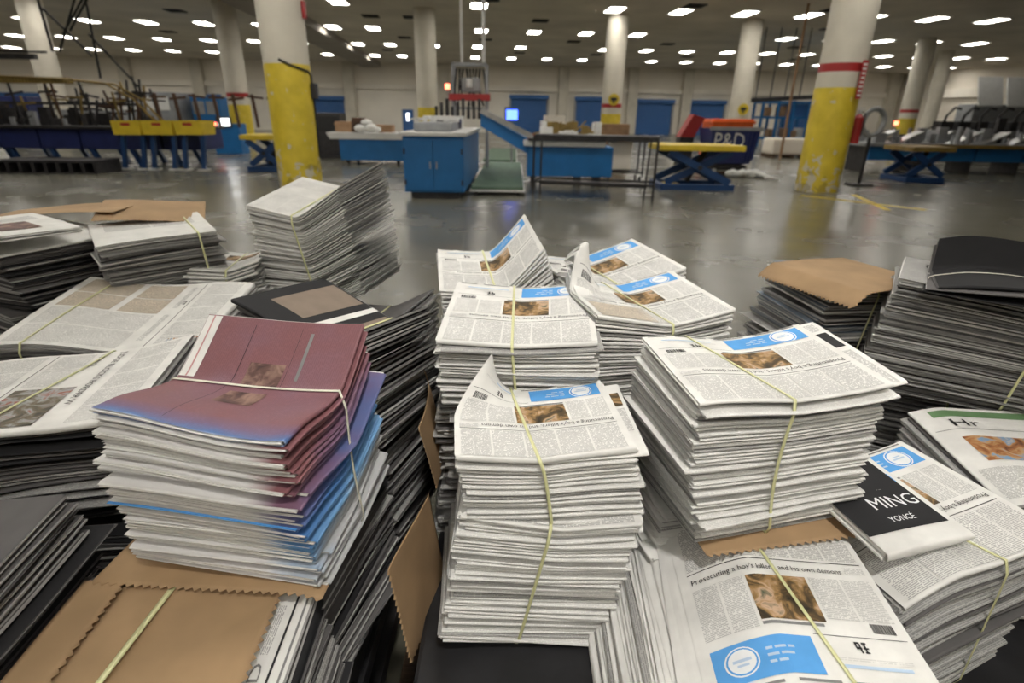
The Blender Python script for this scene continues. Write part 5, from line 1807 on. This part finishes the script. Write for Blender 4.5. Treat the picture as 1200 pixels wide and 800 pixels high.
MB().box(x0 + 2, x1 - 2.2, 0.9, 1.1, 1.60, 1.68, 0.01).build('upper_beam', 'dark_steel', lm)
# yellow hoppers
for k, (pa, pb) in enumerate(((146, 180), (180, 216), (217, 249))):
    qa, qb = at_y(pa, 150, yl - 0.9), at_y(pb, 150, yl - 0.9)
    zt_, zb_ = at_y(pa, 141, yl - 0.9).z, at_y(pa, 157, yl - 0.9).z
    h = thing('hopper_tray', ['yellow hopper tray, the one next to the iron uprights', 'yellow hopper tray in the middle of its row', 'yellow hopper tray at the end of its row by the far column'][k], 'hopper', ((qa.x + qb.x) / 2, yl - 0.9, 0), 0)
    w = (qb.x - qa.x) / 2 - 0.02
    m = MB()
    m.prism_y([(-w, zt_), (w, zt_), (w * 0.95, zb_), (-w * 0.95, zb_)], -0.55, -0.50)
    m.prism_y([(-w, zt_), (w, zt_), (w * 0.95, zb_), (-w * 0.95, zb_)], 0.15, 0.20)
    m.box(-w, -w + 0.04, -0.5, 0.15, zb_, zt_).box(w - 0.04, w, -0.5, 0.15, zb_, zt_).box(-w + 0.04, w - 0.04, -0.5, 0.15, zb_, zb_ + 0.04)
    m.build('tray', 'yellow_enamel', h)
    MB().box(-0.12, 0.12, -0.556, -0.551, zt_ - 0.12, zt_ - 0.05).build('red_mark', 'red_paint', h)
    m = MB()
    for sx in (-1, 1):
        m.bar((sx * w * 0.7 - 0.1, -0.4, 0.0), (sx * w * 0.7 + 0.05, -0.4, zb_ - 0.001), 0.10)
    m.build('legs', 'navy_paint', h)
    m = MB()
    for sx in (-1, 1):
        m.box(sx * w * 0.7 - 0.2, sx * w * 0.7 + 0.02, -0.55, -0.25, 0, 0.03)
    m.build('foot_plates', 'white_plastic', h)
# low pallet / skid
q = at_z(70, 203)
sk = thing('steel_skid', 'dark low skid with round holes lying in front of the dark blue machine', 'skid', (q.x, q.y + 0.4, 0), 0.05)
m = MB()
m.box(-1.5, 1.0, -0.5, 0.5, 0.26, 0.32, 0.01)
for k in range(9):
    m.box(-1.5 + 0.3 * k, -1.42 + 0.3 * k, -0.5, 0.5, 0.03, 0.259)
m.box(-1.5, 0.98, -0.5, 0.5, 0.0, 0.03)
m.build('frame', 'dark_steel', sk)
# overhead yellow chain conveyor
q0, q1 = at_y(-30, 88, 15.5), at_y(120, 96, 15.5)
oc = thing('overhead_chain_conveyor', 'yellowish overhead chain conveyor that curves down to the dark blue machine', 'conveyor', (0, 15.5, 0), 0)
pts = [(q0.x - 2, 0, q0.z + 0.05), (q0.x, 0, q0.z), (q1.x - 1.2, 0, q0.z - 0.05), (q1.x, 0.1, q0.z - 0.15), (q1.x + 0.5, 0.3, q0.z - 0.5), (q1.x + 0.75, 0.5, q0.z - 0.95), (q1.x + 0.8, 0.7, 1.2)]
for dy, nm in ((0, 'rail'), (0.35, 'rail')):
    MB().tube([(p[0], p[1] + dy, p[2]) for p in pts], 0.028, 6).build(nm, 'ochre_paint', oc)
m = MB()
for k in range(46):
    x = q0.x - 1.5 + (q1.x - q0.x + 0.6) * k / 46
    m.box(x - 0.03, x + 0.03, 0.05, 0.30, q0.z - 0.16, q0.z - 0.02)
m.build('chain_grippers', 'ochre_paint', oc)
q2 = at_y(-30, 64, 15.5)
m = MB()
m.bar((q2.x - 2, 0.1, q2.z), (q1.x - 1.6, 0.1, q2.z - 0.02), 0.14, 0.12)
m.bar((q2.x - 2, 0.5, q2.z + 0.15), (q1.x - 1.6, 0.5, q2.z + 0.12), 0.05, 0.05)
m.build('upper_beam', 'dark_steel', oc)
# hanger frames up to the ceiling
for k, (pa, pb) in enumerate((((42, 0), (62, 60)), ((98, 0), (82, 36)), ((83, 0), (70, 60)), ((97, 0), (118, 92)), ((50, 10), (108, 66)), ((92, 0), (74, 40)), ((104, 40), (165, 105)))):
    A_, B_ = at_y(*pa, 14.6 + 0.28 * k), at_y(*pb, 14.6 + 0.28 * k)
    d_ = (A_ - B_)
    if pa[1] == 0 and d_.z > 0.1:
        kk_ = (CEIL - 0.01 - B_.z) / d_.z
        A_ = B_ + d_ * kk_
    o = MB().tube([A_, (A_ + B_) / 2 + Vector((0.05, 0.02, -0.06)), B_], 0.03, 6).build('hanging_hose', 'rubber')
    tag(o, 'black hose hanging from the ceiling above the dark blue machine', 'hose', 'black hoses above the dark blue machine')
# machine blocks behind on the left
for lb, px0, px1, ytop, Y, mt, mt2 in (
        ('pale grey press unit with white lit panels behind the yellow hoppers', 135, 200, 107, 27, 'grey_machine', 'white_plastic'),
        ('tall blue press unit behind the yellow hoppers', 222, 256, 113, 28, 'blue_paint', 'grey_machine'),
        ('dark blue press unit behind the cream column, under the chain conveyor', -10, 30, 112, 26, 'dark_blue_plastic', 'dark_steel'),
        ('low pale press unit behind the iron uprights', 70, 130, 128, 24, 'grey_machine', 'dark_steel')):
    qa, qb = at_y(px0, ytop, Y), at_y(px1, ytop, Y)
    t = thing('press_unit', lb, 'machine', ((qa.x + qb.x) / 2, Y, 0), 0)
    w = (qb.x - qa.x) / 2
    MB().box(-w, w, 0, 2.0, 0.1, qa.z, 0.03).build('housing', mt, t)
    MB().box(-w + 0.1, w - 0.1, 0.1, 1.9, 0, 0.099).build('plinth', 'dark_steel', t)
    m = MB()
    for k in range(2):
        m.box(-w * 0.9 + k * w * 0.95, -w * 0.1 + k * w * 0.95, -0.03, -0.001, qa.z - 0.75, qa.z - 0.2, 0.01)
    m.build('panel', mt2, t)
    MB().box(-w * 0.8, w * 0.2, -0.03, -0.001, 0.5, qa.z - 1.0, 0.01).build('hatch', 'dark_steel', t)
q = at_y(262, 143, 22)
mo = thing('monitor', 'small bright monitor beside the red lamp near the far column', 'monitor', (q.x, 22, 0), 0)
MB().box(-0.28, 0.28, 0, 0.06, q.z - 0.18, q.z + 0.18, 0.01).build('casing', 'dark_steel', mo)
MB().box(-0.22, 0.22, -0.006, -0.0005, q.z - 0.13, q.z + 0.13).build('screen', 'door_glass_glow', mo)
MB().box(-0.5, 0.5, 0.07, 0.7, 0.0, q.z - 0.05, 0.02).build('console', 'blue_paint', mo)
MB().cyl((-0.35, 0.03, q.z - 0.12), (-0.35, 0.03, q.z - 0.02), 0.05).build('red_lamp', 'red_glow', mo)
# dark machine behind chipped column
qa, qb = at_y(372, 132, 20.5), at_y(392, 132, 20.5)
t = thing('paper_baler', 'black box shaped baler between the chipped yellow column and the feeder table', 'machine', ((qa.x + qb.x) / 2, 20.5, 0), 0)
MB().box(-0.5, 0.45, 0, 0.8, 0.1, qa.z, 0.03).build('housing', 'dark_steel', t)
MB().box(-0.45, 0.4, -0.03, -0.001, 0.9, qa.z - 0.1, 0.01).build('shutter', 'rubber', t)
MB().box(-0.6, 0.6, -0.1, 0.9, 0, 0.099, 0.01).build('skid', 'dark_steel', t)

# ------------------------------------------------------------------ light
def spot(name, loc, target, power, size, rad, blend=1.0, col=(1.0, 0.96, 0.90)):
    l = bpy.data.lights.new(name, 'SPOT')
    l.energy = power
    l.spot_size = math.radians(size)
    l.spot_blend = blend
    l.shadow_soft_size = rad
    l.color = col
    o = bpy.data.objects.new(name, l)
    COL.objects.link(o)
    o.location = loc
    o.rotation_euler = (Vector(target) - Vector(loc)).to_track_quat('-Z', 'Y').to_euler()
    return o


spot('pile_fill_spot', (0.6, -0.9, 5.35), (0.22, 1.0, 0.95), 240, 31, 0.20)  # added unseen spot without a fixture, brightens the middle of the newspaper pile

w = bpy.data.worlds.new('world')
sc.world = w
w.use_nodes = True
w.node_tree.nodes['Background'].inputs[0].default_value = (0.5, 0.5, 0.48, 1)
w.node_tree.nodes['Background'].inputs[1].default_value = 0.02

sc.view_settings.view_transform = 'Standard'
sc.view_settings.look = 'None'
sc.view_settings.gamma = 1
sc.view_settings.use_curve_mapping = False
sc.view_settings.exposure = 1.18
sc.cycles.use_denoising = True
sc.cycles.use_light_tree = True
sc.cycles.max_bounces = 7
sc.cycles.diffuse_bounces = 4
sc.cycles.glossy_bounces = 3
sc.cycles.sample_clamp_indirect = 4
